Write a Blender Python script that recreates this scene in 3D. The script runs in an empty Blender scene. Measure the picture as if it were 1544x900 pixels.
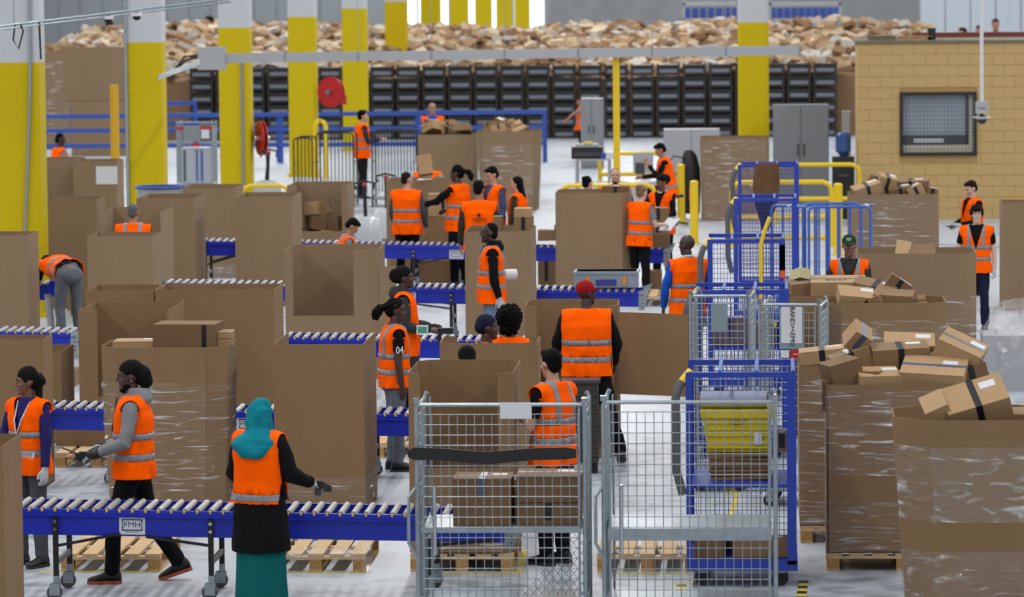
import bpy, bmesh, math, random
from mathutils import Vector, Matrix, noise
random.seed(7)
V = Vector
SC = bpy.context.scene
COL = SC.collection
# ------------------------------------------------------------------ camera
FPX, CW, CH = 6500.0, 1544.0, 900.0
CAM_H = 5.0
PITCH = math.atan(535.0 / FPX)
YAW = math.radians(3.5)
ROLL = 0.0095
CP = V((0, 0, CAM_H))
_fh = V((-math.sin(YAW), math.cos(YAW), 0))
CF = (_fh * math.cos(PITCH) + V((0, 0, -math.sin(PITCH)))).normalized()
_r0 = CF.cross(V((0, 0, 1))).normalized()
_u0 = _r0.cross(CF).normalized()
CR = _r0 * math.cos(ROLL) - _u0 * math.sin(ROLL)
CU = _u0 * math.cos(ROLL) + _r0 * math.sin(ROLL)
cam = bpy.data.cameras.new('camera')
cam.sensor_width = 36.0
cam.sensor_fit = 'HORIZONTAL'
cam.lens = FPX / CW * 36.0
cam.clip_end = 1000
cam.dof.use_dof = True
cam.dof.focus_distance = 39.0
cam.dof.aperture_fstop = 3.7
camo = bpy.data.objects.new('camera', cam)
COL.objects.link(camo)
camo.matrix_world = Matrix(((CR.x, CU.x, -CF.x, CP.x), (CR.y, CU.y, -CF.y, CP.y), (CR.z, CU.z, -CF.z, CP.z), (0, 0, 0, 1)))
SC.camera = camo
# ------------------------------------------------------------------ world + lights
w = bpy.data.worlds.new('world')
SC.world = w
w.use_nodes = True
w.node_tree.nodes['Background'].inputs[0].default_value = (0.86, 0.93, 1.0, 1)
w.node_tree.nodes['Background'].inputs[1].default_value = 0.2
# rows of long strip lamps under the roof, running down the hall
LAMP_X = (-28, -16, -4, 8, 20)
LAMP_Z = 10.5
for lx in LAMP_X:
    L = bpy.data.lights.new('strip_lamp_light', 'AREA')
    L.shape = 'RECTANGLE'
    L.size = 0.35
    L.size_y = 186
    L.energy = 4400
    L.color = (1.0, 0.985, 0.96)
    lo = bpy.data.objects.new('strip_lamp_light', L)
    lo.location = (lx, 107, LAMP_Z)
    COL.objects.link(lo)
vs = SC.view_settings
vs.view_transform = 'Standard'
vs.look = 'None'
vs.exposure = 0.97
vs.gamma = 1.0
vs.use_curve_mapping = False
# ------------------------------------------------------------------ photograph <-> place
def G(px, py, z=0.0):
    d = CF + CR * ((px - 772) / FPX) - CU * ((py - 450) / FPX)
    return CP + d * ((z - CP.z) / d.z)
def S(px, py):
    return FPX / (G(px, py) - CP).dot(CF)
def HT(px, yb, yt):
    "height above the floor point seen at (px,yb) of what is seen at row yt"
    a = G(px, yb) - CP
    k = (450 - yt) / FPX
    return (k * a.dot(CF) - a.dot(CU)) / (CU.z - k * CF.z)
def WP(px, py, yb):
    "point seen at (px,py) in the frontal plane through the floor point seen at (px,yb)"
    g = G(px, yb)
    d = CF + CR * ((px - 772) / FPX) - CU * ((py - 450) / FPX)
    return CP + d * ((g.y - CP.y) / d.y)
# ------------------------------------------------------------------ materials
MATS = {}
ALB = .77      # overall reflectance of painted and printed things against the lamp output
def lin(c):
    return tuple((x / 255 / 12.92) if x / 255 <= .04045 else ((x / 255 + .055) / 1.055) ** 2.4 for x in c)
def mat(name, rgb, rough=.6, metal=0.0, var=0.0, vscale=6.0, bump=0.0, bscale=40.0, spec=.5, stretch=None, alpha=1.0, trans=0.0):
    if name in MATS:
        return MATS[name]
    m = bpy.data.materials.new(name)
    m.use_nodes = True
    nt = m.node_tree
    b = nt.nodes['Principled BSDF']
    c = lin(rgb) if name.startswith('orange_vest') else tuple(q * ALB for q in lin(rgb))
    b.inputs['Base Color'].default_value = (*c, 1)
    b.inputs['Roughness'].default_value = rough
    b.inputs['Metallic'].default_value = metal
    b.inputs['Specular IOR Level'].default_value = spec
    if trans:
        b.inputs['Transmission Weight'].default_value = trans
    if alpha < 1:
        b.inputs['Alpha'].default_value = alpha
    if var or bump:
        tc = nt.nodes.new('ShaderNodeTexCoord')
        mp = nt.nodes.new('ShaderNodeMapping')
        nt.links.new(tc.outputs['Object'], mp.inputs['Vector'])
        if stretch:
            mp.inputs['Scale'].default_value = stretch
    if var:
        n = nt.nodes.new('ShaderNodeTexNoise')
        n.inputs['Scale'].default_value = vscale
        n.inputs['Detail'].default_value = 5
        nt.links.new(mp.outputs[0], n.inputs['Vector'])
        r = nt.nodes.new('ShaderNodeValToRGB')
        r.color_ramp.elements[0].position = .3
        r.color_ramp.elements[1].position = .7
        r.color_ramp.elements[0].color = (*[max(0, x * (1 - var)) for x in c], 1)
        r.color_ramp.elements[1].color = (*[min(1, x * (1 + var)) for x in c], 1)
        nt.links.new(n.outputs['Fac'], r.inputs['Fac'])
        nt.links.new(r.outputs[0], b.inputs['Base Color'])
    if bump:
        n2 = nt.nodes.new('ShaderNodeTexNoise')
        n2.inputs['Scale'].default_value = bscale
        n2.inputs['Detail'].default_value = 4
        nt.links.new(mp.outputs[0], n2.inputs['Vector'])
        bp = nt.nodes.new('ShaderNodeBump')
        bp.inputs['Strength'].default_value = bump
        bp.inputs['Distance'].default_value = .02
        nt.links.new(n2.outputs['Fac'], bp.inputs['Height'])
        nt.links.new(bp.outputs[0], b.inputs['Normal'])
    MATS[name] = m
    return m
def film_mat(name, fac_lo=.035, fac_hi=.62, st=(1.6, 1.6, 16), tint=(1, 1, 1)):
    "clear stretch film: see-through, with a wrinkled glossy coat"
    m = bpy.data.materials.new(name)
    m.use_nodes = True
    nt = m.node_tree
    nt.nodes.clear()
    out = nt.nodes.new('ShaderNodeOutputMaterial')
    tr = nt.nodes.new('ShaderNodeBsdfTransparent')
    tr.inputs[0].default_value = (.97, .97, .97, 1)
    gl = nt.nodes.new('ShaderNodeBsdfGlossy')
    gl.inputs['Color'].default_value = (*tint, 1)
    gl.inputs['Roughness'].default_value = .12
    df = nt.nodes.new('ShaderNodeBsdfDiffuse')
    df.inputs[0].default_value = (.55, .55, .57, 1)
    mx0 = nt.nodes.new('ShaderNodeMixShader')
    mx0.inputs[0].default_value = .1
    mx = nt.nodes.new('ShaderNodeMixShader')
    tc = nt.nodes.new('ShaderNodeTexCoord')
    mp = nt.nodes.new('ShaderNodeMapping')
    mp.inputs['Scale'].default_value = st
    n1 = nt.nodes.new('ShaderNodeTexNoise')
    n1.inputs['Scale'].default_value = 2.2
    n1.inputs['Detail'].default_value = 6
    n1.inputs['Distortion'].default_value = .6
    n2 = nt.nodes.new('ShaderNodeTexNoise')
    n2.inputs['Scale'].default_value = 3.2
    n2.inputs['Detail'].default_value = 7
    bp = nt.nodes.new('ShaderNodeBump')
    bp.inputs['Strength'].default_value = .9
    bp.inputs['Distance'].default_value = .05
    mr = nt.nodes.new('ShaderNodeMapRange')
    mr.inputs['From Min'].default_value = .55
    mr.inputs['From Max'].default_value = .74
    mr.inputs['To Min'].default_value = fac_lo
    mr.inputs['To Max'].default_value = fac_hi
    k = nt.links.new
    k(tc.outputs['Object'], mp.inputs[0])
    k(mp.outputs[0], n1.inputs['Vector'])
    k(mp.outputs[0], n2.inputs['Vector'])
    k(n2.outputs['Fac'], bp.inputs['Height'])
    k(bp.outputs[0], gl.inputs['Normal'])
    k(n1.outputs['Fac'], mr.inputs['Value'])
    k(mr.outputs[0], mx.inputs[0])
    k(gl.outputs[0], mx0.inputs[1])
    k(df.outputs[0], mx0.inputs[2])
    k(tr.outputs[0], mx.inputs[1])
    k(mx0.outputs[0], mx.inputs[2])
    k(mx.outputs[0], out.inputs[0])
    MATS[name] = m
    return m
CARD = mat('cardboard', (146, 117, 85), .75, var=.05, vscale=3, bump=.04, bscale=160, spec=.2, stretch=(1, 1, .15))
CARD2 = mat('cardboard_dark', (130, 102, 73), .75, var=.06, vscale=3, spec=.2)
CARD3 = mat('cardboard_light', (184, 151, 112), .75, var=.05, vscale=4, spec=.2)
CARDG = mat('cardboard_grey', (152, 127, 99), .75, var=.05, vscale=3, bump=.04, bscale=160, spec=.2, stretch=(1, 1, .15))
CARDE = mat('cardboard_cut_edge', (214, 184, 146), .85, spec=.1)
FILM = film_mat('stretch_film')
FILM2 = film_mat('stretch_film_thick', .09, .7, (2.2, 2.2, 7))
BLUE = mat('conveyor_blue_paint', (14, 42, 186), .4)
BLUE2 = mat('cage_blue_paint', (38, 66, 178), .4)
BLUE3 = mat('tube_blue_paint', (62, 104, 190), .45, var=.15, vscale=25)
RBLUE = mat('rail_blue_paint', (44, 84, 178), .45)
ROLL_M = mat('roller_grey_plastic', (176, 172, 166), .45)
YEL = mat('yellow_paint', (216, 190, 0), .5, spec=.2, var=.03, vscale=3)
YEL2 = mat('yellow_rail_paint', (246, 208, 24), .35)
YDK = mat('yellow_post_paint', (222, 172, 20), .5)
STEEL = mat('galvanised_steel', (176, 186, 194), .38, .75, var=.12, vscale=14)
WIRE = mat('wire_steel', (178, 188, 194), .42, .6)
CHROME = mat('chrome_steel', (210, 212, 216), .2, 1.0)
BLACK = mat('black_plastic', (20, 20, 22), .5)
BLACKM = mat('black_metal', (16, 16, 18), .45)
RUBBER = mat('grey_rubber', (92, 94, 98), .7)
DRUB = mat('dark_rubber', (48, 49, 52), .7)
WHITE = mat('white_paint', (226, 228, 232), .6)
LGREY = mat('light_grey_paint', (176, 178, 184), .5)
MGREY = mat('mid_grey_paint', (140, 143, 148), .5)
DGREY = mat('dark_grey_plastic', (64, 66, 72), .5)
WOOD = mat('pallet_wood', (214, 182, 138), .75, var=.14, vscale=9, stretch=(1, 1, 1), spec=.2)
WOOD2 = mat('pallet_block_wood', (190, 146, 92), .8, var=.2, vscale=30, spec=.2)
TAPE = mat('black_parcel_tape', (26, 27, 34), .35)
TAPEB = mat('blue_grey_parcel_tape', (88, 94, 122), .4)
PAPER = mat('white_paper_label', (226, 228, 234), .6)
RED = mat('red_paint', (196, 24, 26), .4)
NAVY = mat('navy_ink', (28, 34, 100), .6)
INK = mat('black_ink', (22, 22, 24), .7)
# ------------------------------------------------------------------ mesh builder
class MB:
    def __init__(s):
        s.v, s.f, s.m = [], [], []
    def add(s, vs, fs, mi=0):
        o = len(s.v)
        s.v.extend([tuple(p) for p in vs])
        s.f.extend([tuple(i + o for i in f) for f in fs])
        s.m.extend([mi] * len(fs))
        return s
    def box(s, x0, x1, y0, y1, z0, z1, mi=0, M=None):
        vs = [V(p) for p in ((x0, y0, z0), (x1, y0, z0), (x1, y1, z0), (x0, y1, z0), (x0, y0, z1), (x1, y0, z1), (x1, y1, z1), (x0, y1, z1))]
        if M is not None:
            vs = [M @ p for p in vs]
        return s.add(vs, ((0, 3, 2, 1), (4, 5, 6, 7), (0, 1, 5, 4), (1, 2, 6, 5), (2, 3, 7, 6), (3, 0, 4, 7)), mi)
    def bar(s, a, b, wx, wy=None, mi=0, up=(0, 0, 1)):
        a, b = V(a), V(b)
        d = (b - a).normalized()
        u = V(up)
        if abs(d.dot(u)) > .95:
            u = V((0, 1, 0))
        x = d.cross(u).normalized()
        y = x.cross(d).normalized()
        hx, hy = wx / 2, (wy or wx) / 2
        vs = [p + x * i * hx + y * j * hy for p in (a, b) for i, j in ((-1, -1), (1, -1), (1, 1), (-1, 1))]
        return s.add(vs, ((3, 2, 1, 0), (4, 5, 6, 7), (0, 1, 5, 4), (1, 2, 6, 5), (2, 3, 7, 6), (3, 0, 4, 7)), mi)
    def loft(s, rings, mi=0, cap=True, closed=True):
        n = len(rings[0])
        vs = [p for r in rings for p in r]
        fs = []
        for i in range(len(rings) - 1):
            for j in range(n if closed else n - 1):
                k = (j + 1) % n
                fs.append((i * n + j, i * n + k, (i + 1) * n + k, (i + 1) * n + j))
        if cap:
            fs.append(tuple(range(n - 1, -1, -1)))
            fs.append(tuple(range((len(rings) - 1) * n, len(rings) * n)))
        return s.add(vs, fs, mi)
    def tube(s, pts, r, n=8, mi=0, cap=True, flat=None):
        pts = [V(p) for p in pts]
        rr = r if isinstance(r, (list, tuple)) else [r] * len(pts)
        rings = []
        up = None
        for i, p in enumerate(pts):
            d = (pts[min(i + 1, len(pts) - 1)] - pts[max(i - 1, 0)])
            if d.length < 1e-9:
                d = V((0, 0, 1))
            d.normalize()
            if up is None:
                up = V((0, 0, 1)) if abs(d.z) < .9 else V((0, 1, 0))
            x = d.cross(up)
            if x.length < 1e-6:
                x = d.orthogonal()
            x.normalize()
            y = x.cross(d).normalized()
            up = y
            rings.append([p + x * math.cos(t) * rr[i] + y * math.sin(t) * rr[i] * (flat or 1) for t in [2 * math.pi * j / n for j in range(n)]])
        return s.loft(rings, mi, cap)
    def ell(s, c, r, nu=12, nv=8, mi=0, M=None):
        c = V(c)
        rings = []
        for i in range(1, nv):
            a = math.pi * i / nv
            rings.append([V((r[0] * math.sin(a) * math.cos(t), r[1] * math.sin(a) * math.sin(t), -r[2] * math.cos(a))) for t in [2 * math.pi * j / nu for j in range(nu)]])
        if M is not None:
            rings = [[M @ p for p in q] for q in rings]
        return s.loft([[c + p for p in q] for q in rings], mi)
    def poly(s, pts, thick, mi=0):
        "extrude a planar polygon by the vector thick"
        pts = [V(p) for p in pts]
        return s.loft([pts, [p + V(thick) for p in pts]], mi)
    def xf(s, M):
        s.v = [tuple(M @ V(p)) for p in s.v]
        return s
    def mesh(s, name, mats, smooth=False, fix=False):
        me = bpy.data.meshes.new(name)
        me.from_pydata(s.v, [], s.f)
        for m in (mats if isinstance(mats, (list, tuple)) else [mats]):
            me.materials.append(m)
        if any(s.m):
            me.polygons.foreach_set('material_index', s.m)
        if fix:
            bm = bmesh.new()
            bm.from_mesh(me)
            bmesh.ops.recalc_face_normals(bm, faces=bm.faces)
            bm.to_mesh(me)
            bm.free()
        if smooth:
            me.polygons.foreach_set('use_smooth', [True] * len(me.polygons))
            me.set_sharp_from_angle(angle=math.radians(40))
        me.update()
        return me
    def build(s, name, mats, parent=None, smooth=False, label=None, fix=True):
        return link(name, s.mesh(name, mats, smooth, fix), parent, label)
def link(name, me, parent=None, label=None, M=None):
    o = bpy.data.objects.new(name, me)
    COL.objects.link(o)
    if parent is not None:
        o.parent = parent
    if M is not None:
        o.matrix_local = M
    if label:
        o['label'] = label
    return o
def tag(o, label, cat, group=None, kind=None):
    o['label'] = label
    o['category'] = cat
    if group:
        o['group'] = group
    if kind:
        o['kind'] = kind
    return o
def struct(o, label=None):
    o['kind'] = 'structure'
    if label:
        o['label'] = label
    return o
def thing(name, label, cat, loc=(0, 0, 0), rz=0.0, group=None):
    o = bpy.data.objects.new(name, None)
    o.empty_display_size = .1
    COL.objects.link(o)
    o.location = loc
    o.rotation_euler = (0, 0, rz)
    return tag(o, label, cat, group)
def dup(root, loc, rz=0.0, label=None, group=None, scale=None):
    r = root.copy()
    COL.objects.link(r)
    r.location = loc
    r.rotation_euler = (0, 0, rz)
    if scale:
        r.scale = scale
    if label:
        r['label'] = label
    if group:
        r['group'] = group
    for ch in KIDS.get(root, root.children):
        c = ch.copy()
        COL.objects.link(c)
        c.parent = r
        for g in ch.children:
            d = g.copy()
            COL.objects.link(d)
            d.parent = c
    return r
KIDS = {}
# ------------------------------------------------------------------ deferred jobs (remeshed solids, lettering)
JOBS = []
def job(o, fn):
    JOBS.append((o, fn))
def run_jobs():
    bpy.context.view_layer.update()
    dg = bpy.context.evaluated_depsgraph_get()
    for o, fn in JOBS:
        me = bpy.data.meshes.new_from_object(o.evaluated_get(dg))
        fn(me)
    for o, fn in JOBS:
        d = o.data
        bpy.data.objects.remove(o)
    JOBS.clear()
def remesh(mb, vox, fn, smooth=2, dec=1.0):
    me = mb.mesh('tmp', [], fix=True)
    o = bpy.data.objects.new('tmp', me)
    COL.objects.link(o)
    r = o.modifiers.new('r', 'REMESH')
    r.mode = 'VOXEL'
    r.voxel_size = vox
    if smooth:
        q = o.modifiers.new('s', 'SMOOTH')
        q.factor = .5
        q.iterations = smooth
    if dec < 1:
        q = o.modifiers.new('d', 'DECIMATE')
        q.ratio = dec
    job(o, fn)
def solid(name, mb, vox, m, parent, smooth=2, dec=.5, label=None, disp=None):
    def fn(me):
        me.materials.clear()
        me.materials.append(m)
        me.name = name
        if disp:
            fr, am = disp
            nn = [v.normal.copy() for v in me.vertices]
            for v, n_ in zip(me.vertices, nn):
                v.co += n_ * (noise.noise(v.co * fr) * am)
        me.polygons.foreach_set('use_smooth', [True] * len(me.polygons))
        link(name, me, parent, label)
    remesh(mb, vox, fn, smooth, dec)
def text(name, body, size, m, parent, M, label=None, bold=False, ext=.0008, sx=1.0):
    cu = bpy.data.curves.new('tmp', 'FONT')
    cu.body = body
    cu.size = size
    cu.align_x = 'CENTER'
    cu.align_y = 'CENTER'
    cu.extrude = ext
    cu.resolution_u = 3
    if bold:
        cu.offset = size * .01
    o = bpy.data.objects.new('tmp', cu)
    COL.objects.link(o)
    def fn(me):
        me.materials.clear()
        me.materials.append(m)
        me.name = name
        me.transform(M @ Matrix.Diagonal((sx, 1, 1, 1)))
        link(name, me, parent, label)
    job(o, fn)
def T(x, y, z):
    return Matrix.Translation((x, y, z))
def R(a, ax):
    return Matrix.Rotation(math.radians(a), 4, ax)
FACE = R(90, 'X')          # lettering that faces -Y
# ================================================================== the hall
def concrete():
    m = mat('concrete_floor', (178, 181, 186), .42, spec=.45)
    nt = m.node_tree
    b = nt.nodes['Principled BSDF']
    tc = nt.nodes.new('ShaderNodeTexCoord')
    n1 = nt.nodes.new('ShaderNodeTexNoise')
    n1.inputs['Scale'].default_value = .35
    n1.inputs['Detail'].default_value = 8
    n2 = nt.nodes.new('ShaderNodeTexNoise')
    n2.inputs['Scale'].default_value = 3.5
    n2.inputs['Detail'].default_value = 6
    mx = nt.nodes.new('ShaderNodeMath')
    mx.operation = 'ADD'
    r = nt.nodes.new('ShaderNodeValToRGB')
    r.color_ramp.elements[0].position = .75
    r.color_ramp.elements[1].position = 1.2
    r.color_ramp.elements[0].color = (*lin((121, 126, 133)), 1)
    r.color_ramp.elements[1].color = (*lin((168, 174, 182)), 1)
    k = nt.links.new
    k(tc.outputs['Object'], n1.inputs['Vector'])
    k(tc.outputs['Object'], n2.inputs['Vector'])
    k(n1.outputs['Fac'], mx.inputs[0])
    k(n2.outputs['Fac'], mx.inputs[1])
    k(mx.outputs[0], r.inputs[0])
    k(r.outputs[0], b.inputs['Base Color'])
    mr = nt.nodes.new('ShaderNodeMapRange')
    mr.inputs['To Min'].default_value = .3
    mr.inputs['To Max'].default_value = .6
    k(n2.outputs['Fac'], mr.inputs[0])
    k(mr.outputs[0], b.inputs['Roughness'])
    return m
floor = struct(MB().box(-45, 45, -2, 200, -.25, 0).build('floor', concrete()), 'pale grey concrete warehouse floor')
MARK = mat('yellow_floor_tape', (222, 200, 70), .6, var=.2, vscale=12)
def mark(x0, y0, x1, y1, wd=.05):
    a, b = G(x0, y0), G(x1, y1)
    a.z = b.z = .002
    MB().bar(a, b, wd, .003).build('marking_tape', MARK, floor)
for q in ((60, 862, 250, 862), (395, 863, 548, 863), (548, 863, 556, 842), (640, 864, 782, 864), (782, 864, 792, 830), (900, 864, 1040, 864), (90, 688, 165, 688), (150, 688, 168, 668), (1100, 745, 1108, 700), (1098, 800, 1112, 735), (1008, 545, 1014, 520), (940, 590, 946, 572), (1012, 880, 1050, 880)):
    mark(*q)
YK = (MARK, BLACK)
for x, y0, y1 in ((1020, 882, 925), (1204, 876, 925)):
    mb = MB()
    a, b = G(x, y1), G(x + 8, y0)
    n = 12
    for i in range(n):
        p, q = a.lerp(b, i / n), a.lerp(b, (i + 1) / n)
        p.z = q.z = .003
        mb.bar(p, q, .075, .003, mi=i % 2)
    mb.build('hazard_tape', YK, floor)
# far wall: upright cladding sheets, each a strip of its own
WBY = 196.0
CLAD = mat('grey_cladding', (160, 166, 172), .5, var=.04, vscale=1)
CONC = mat('grey_concrete_wall', (150, 152, 155), .85, var=.1, vscale=1.2)
wb = struct(MB().box(-45, 45, WBY, WBY + .3, 0, 9).build('wall_back', CONC), 'grey far wall of the hall')
sheet = MB().box(-.49, .49, -.06, 0, 0, 9).mesh('cladding_sheet', CLAD)
x0 = WP(60, 30, 82).x * WBY / WP(60, 30, 82).y
def atY(px, py, Y):
    d = CF + CR * ((px - 772) / FPX) - CU * ((py - 450) / FPX)
    return CP + d * (Y / d.y)
xa = atY(40, 20, WBY).x
xb = atY(815, 20, WBY).x
i = 0
x = xa
while x < xb:
    link('cladding_sheet', sheet, wb, M=T(x, WBY - .01 - .05 * (i % 2), 0))
    x += 1.0
    i += 1
struct(MB().box(-45.3, -45, -2, 200, 0, 9).build('wall_left', CONC))
struct(MB().box(45, 45.3, -2, 200, 0, 9).build('wall_right', CONC))
# tall daylit window in the far wall, seen between the columns
GLOW = bpy.data.materials.new('daylight_pane')
GLOW.use_nodes = True
_e = GLOW.node_tree.nodes.new('ShaderNodeEmission')
_e.inputs[0].default_value = (.82, .93, 1, 1)
_e.inputs[1].default_value = 1.5
GLOW.node_tree.links.new(_e.outputs[0], GLOW.node_tree.nodes['Material Output'].inputs[0])
win = struct(thing('window_1', 'bright daylit window strip in the far wall', 'window'))
del win['category']
xa, xb = atY(606, 20, WBY).x, atY(822, 20, WBY).x
z0 = atY(700, 42, WBY).z
n = 9
for i in range(n):
    a, b = xa + (xb - xa) * i / n, xa + (xb - xa) * (i + 1) / n
    MB().box(a + .06, b - .06, WBY - .16, WBY - .13, z0, 8).build('pane', GLOW, win)
    MB().box(a - .06, a + .06, WBY - .2, WBY - .1, z0 - .1, 8).build('mullion', LGREY, win)
MB().box(xa - .1, xb + .1, WBY - .22, WBY - .1, z0 - .2, z0).build('window_sill', LGREY, win)
# ------------------------------------------------------------------ yellow columns
PALE = mat('column_white_paint', (206, 210, 216), .6)
def column(g, label, W=.59, guard=True):
    t = thing('column', label, 'column', g, 0, 'yellow roof columns')
    h = W / 2
    b = .05
    def ring(z):
        return [V(p) for p in ((-h + b, -h, z), (h - b, -h, z), (h, -h + b, z), (h, h - b, z), (h - b, h, z), (-h + b, h, z), (-h, h - b, z), (-h, -h + b, z))]
    MB().loft([ring(0), ring(3.46)]).build('painted_shaft', YEL, t)
    MB().loft([ring(3.46), ring(9)]).build('pale_shaft', PALE, t)
    MB().box(-h - .03, h + .03, -h - .03, h + .03, 0, .06).build('base_plate', YEL, t)
    return t
g0 = G(38, 476)
NTH = ['nearest yellow column with grey cable at the left edge', 'second yellow column from the left edge with thin pipe on its left side', 'third yellow column carrying the red hose reel and cable duct', 'fourth yellow column from the left edge behind black wire trolleys', 'fifth yellow column from the left edge', 'sixth yellow column from the left edge, standing in the parcel heap', 'seventh yellow column from the left edge', 'eighth yellow column from the left edge', 'ninth yellow column from the left edge', 'tenth yellow column from the left edge', 'farthest yellow column of the long row']
cols = []
for i in range(11):
    cols.append(column(V((g0.x, g0.y + 11.75 * i, 0)), NTH[i]))
colr = column(G(1137, 306), 'lone yellow column right of centre behind the wrapped container')
def pipe_on(c, pts, r, m, name):
    MB().tube(pts, r, 6).build(name, m, c, True)
pipe_on(cols[0], [(.2, -.33, 5.5), (.19, -.33, 3.4), (.15, -.34, 2.4), (.08, -.34, 1.2), (.05, -.34, .3)], .022, STEEL, 'cable')
pipe_on(cols[1], [(-.28, -.33, 6), (-.28, -.33, 0)], .03, STEEL, 'pipe')
MB().box(.13, .18, -.335, -.29, 0, 2.95).build('cable_duct', MGREY, cols[2])
# ------------------------------------------------------------------ beige block building on the right
BEI = mat('beige_block', (204, 170, 112), .8, var=.05, vscale=2, bump=.05, bscale=30)
BEJ = mat('beige_joint', (184, 150, 96), .9)
bp0 = G(1294, 331)
BH = HT(1400, 330, 65)
BL = 7.0
wx0, wx1 = (1357 - 1294) / S(1294, 331), (1472 - 1294) / S(1294, 331)
wz0, wz1 = HT(1415, 330, 234), HT(1415, 330, 138.5)
wr = struct(MB().box(0, wx0, .015, .2, 0, BH).box(wx1, BL, .015, .2, 0, BH).box(wx0, wx1, .015, .2, 0, wz0).box(wx0, wx1, .015, .2, wz1, BH).build('wall_right_office', BEJ), 'beige painted block wall of the office hut')
wr.location = bp0
struct(MB().box(0, .2, .2, 2.5, 0, BH).build('wall_right_office_side', BEI, wr))
wx0, wx1 = (1357 - 1294) / S(1294, 331), (1472 - 1294) / S(1294, 331)
wz0, wz1 = HT(1415, 330, 234), HT(1415, 330, 138.5)
blk = {}
rows = 16
rh = BH / rows
for r_ in range(rows):
    x = -.2 if r_ % 2 else 0.0
    while x < BL:
        a, b = max(x, 0), min(x + .4, BL)
        z = r_ * rh
        segs = [(a, b)]
        if z + rh > wz0 + .02 and z < wz1 - .02:
            segs = []
            if a < wx0:
                segs.append((a, min(b, wx0)))
            if b > wx1:
                segs.append((max(a, wx1), b))
        for a, b in segs:
            if b - a > .03:
                key = round(b - a, 2)
                if key not in blk:
                    blk[key] = MB().box(.003, key - .003, 0, .1, .003, rh - .003).mesh('block', BEI)
                link('block', blk[key], wr, M=T(a, random.uniform(0, .003), z))
        x += .4
MB().box(-.05, BL, -.03, 2.5, BH, BH + .05).build('roof_slab', mat('roof_edge', (120, 112, 92), .8), wr)
wn = struct(thing('window_2', 'black framed wired glass window in the beige block wall', 'window', bp0))
del wn['category']
WG = mat('wired_glass', (178, 186, 198), .25, var=.12, vscale=1.5)
t_ = .055
for nm, a, b, c, d in (('frame_bar', wx0, wx1, wz0, wz0 + t_), ('frame_bar', wx0, wx1, wz1 - t_, wz1), ('frame_bar', wx0, wx0 + t_, wz0 + t_, wz1 - t_), ('frame_bar', wx1 - t_, wx1, wz0 + t_, wz1 - t_)):
    MB().box(a, b, -.04, .16, c, d).build(nm, BLACKM, wn)
MB().box(wx0 + t_, wx1 - t_, .09, .1, wz0 + t_, wz1 - t_).build('pane', WG, wn)
MB().box(wx0 + t_, wx1 - .17, .05, .085, wz0 + .2, wz0 + .36).build('dark_rail', DGREY, wn)
MB().box(wx1 - .19, wx1 - .14, .05, .085, wz0 + .2, wz1 - t_).build('dark_rail', DGREY, wn)
MB().box(wx0 + .25, wx0 + .78, .03, .06, wz0 + .23, wz0 + .3).build('label_strip', PAPER, wn)
MB().box(wx0 + t_, wx1 - t_, .06, .088, wz0 + t_, wz0 + .19).build('pale_blind', mat('pale_blind', (226, 218, 196), .7), wn)
MB().box(wx1 - .14, wx1 - t_, .06, .088, wz0 + .19, wz1 - t_).build('pale_blind', MATS['pale_blind'], wn)
wb_ = MB()
x = wx0 + t_ + .06
while x < wx1 - t_:
    wb_.box(x - .004, x + .004, .018, .026, wz0 + t_, wz1 - t_)
    x += .062
z = wz0 + t_ + .06
while z < wz1 - t_:
    wb_.box(wx0 + t_, wx1 - t_, .018, .024, z - .003, z + .003)
    z += .075
wo = wb_.build('wire_mesh', mat('dark_wire', (92, 96, 104), .5, .4), wn)
# red beam and clutter on the hut's roof
rb = tag(MB().box(1.05, BL, 2.25, 2.4, BH + .05, BH + .14).build('steel_beam', mat('red_oxide_beam', (122, 52, 40), .6)), 'long red oxide steel beam lying along the hut roof edge', 'beam')
rb.location = bp0
# ================================================================== builders of things
# ---- pallets
def make_pallet(label, loc, rz=0.0, w=.8, d=1.2, group='wooden pallets', wood=None):
    t = thing('pallet', label, 'pallet', loc, rz, group)
    wd, w2 = wood or WOOD, WOOD2
    n = 5 if w < 1 else 7
    bw = .12
    dm = MB().box(-bw / 2, bw / 2, 0, d, 0, .022).mesh('deck_board', wd)
    for i in range(n):
        x = -w / 2 + bw / 2 + (w - bw) * i / (n - 1)
        link('deck_board', dm, t, M=T(x, random.uniform(-.004, .004), .122))
    cm = MB().box(-w / 2, w / 2, 0, .1, 0, .022).mesh('cross_board', wd)
    for y in (0, d / 2 - .05, d - .1):
        link('cross_board', cm, t, M=T(0, y, .1))
    bm_ = MB().box(-.05, .05, 0, .1, 0, .078).mesh('block', w2)
    rm = MB().box(-.05, .05, 0, d, 0, .022).mesh('runner_board', wd)
    for x in (-w / 2 + .05, 0, w / 2 - .05):
        for y in (0, d / 2 - .05, d - .1):
            link('block', bm_, t, M=T(x, y, .022))
        link('runner_board', rm, t, M=T(x, 0, 0))
    return t
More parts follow.
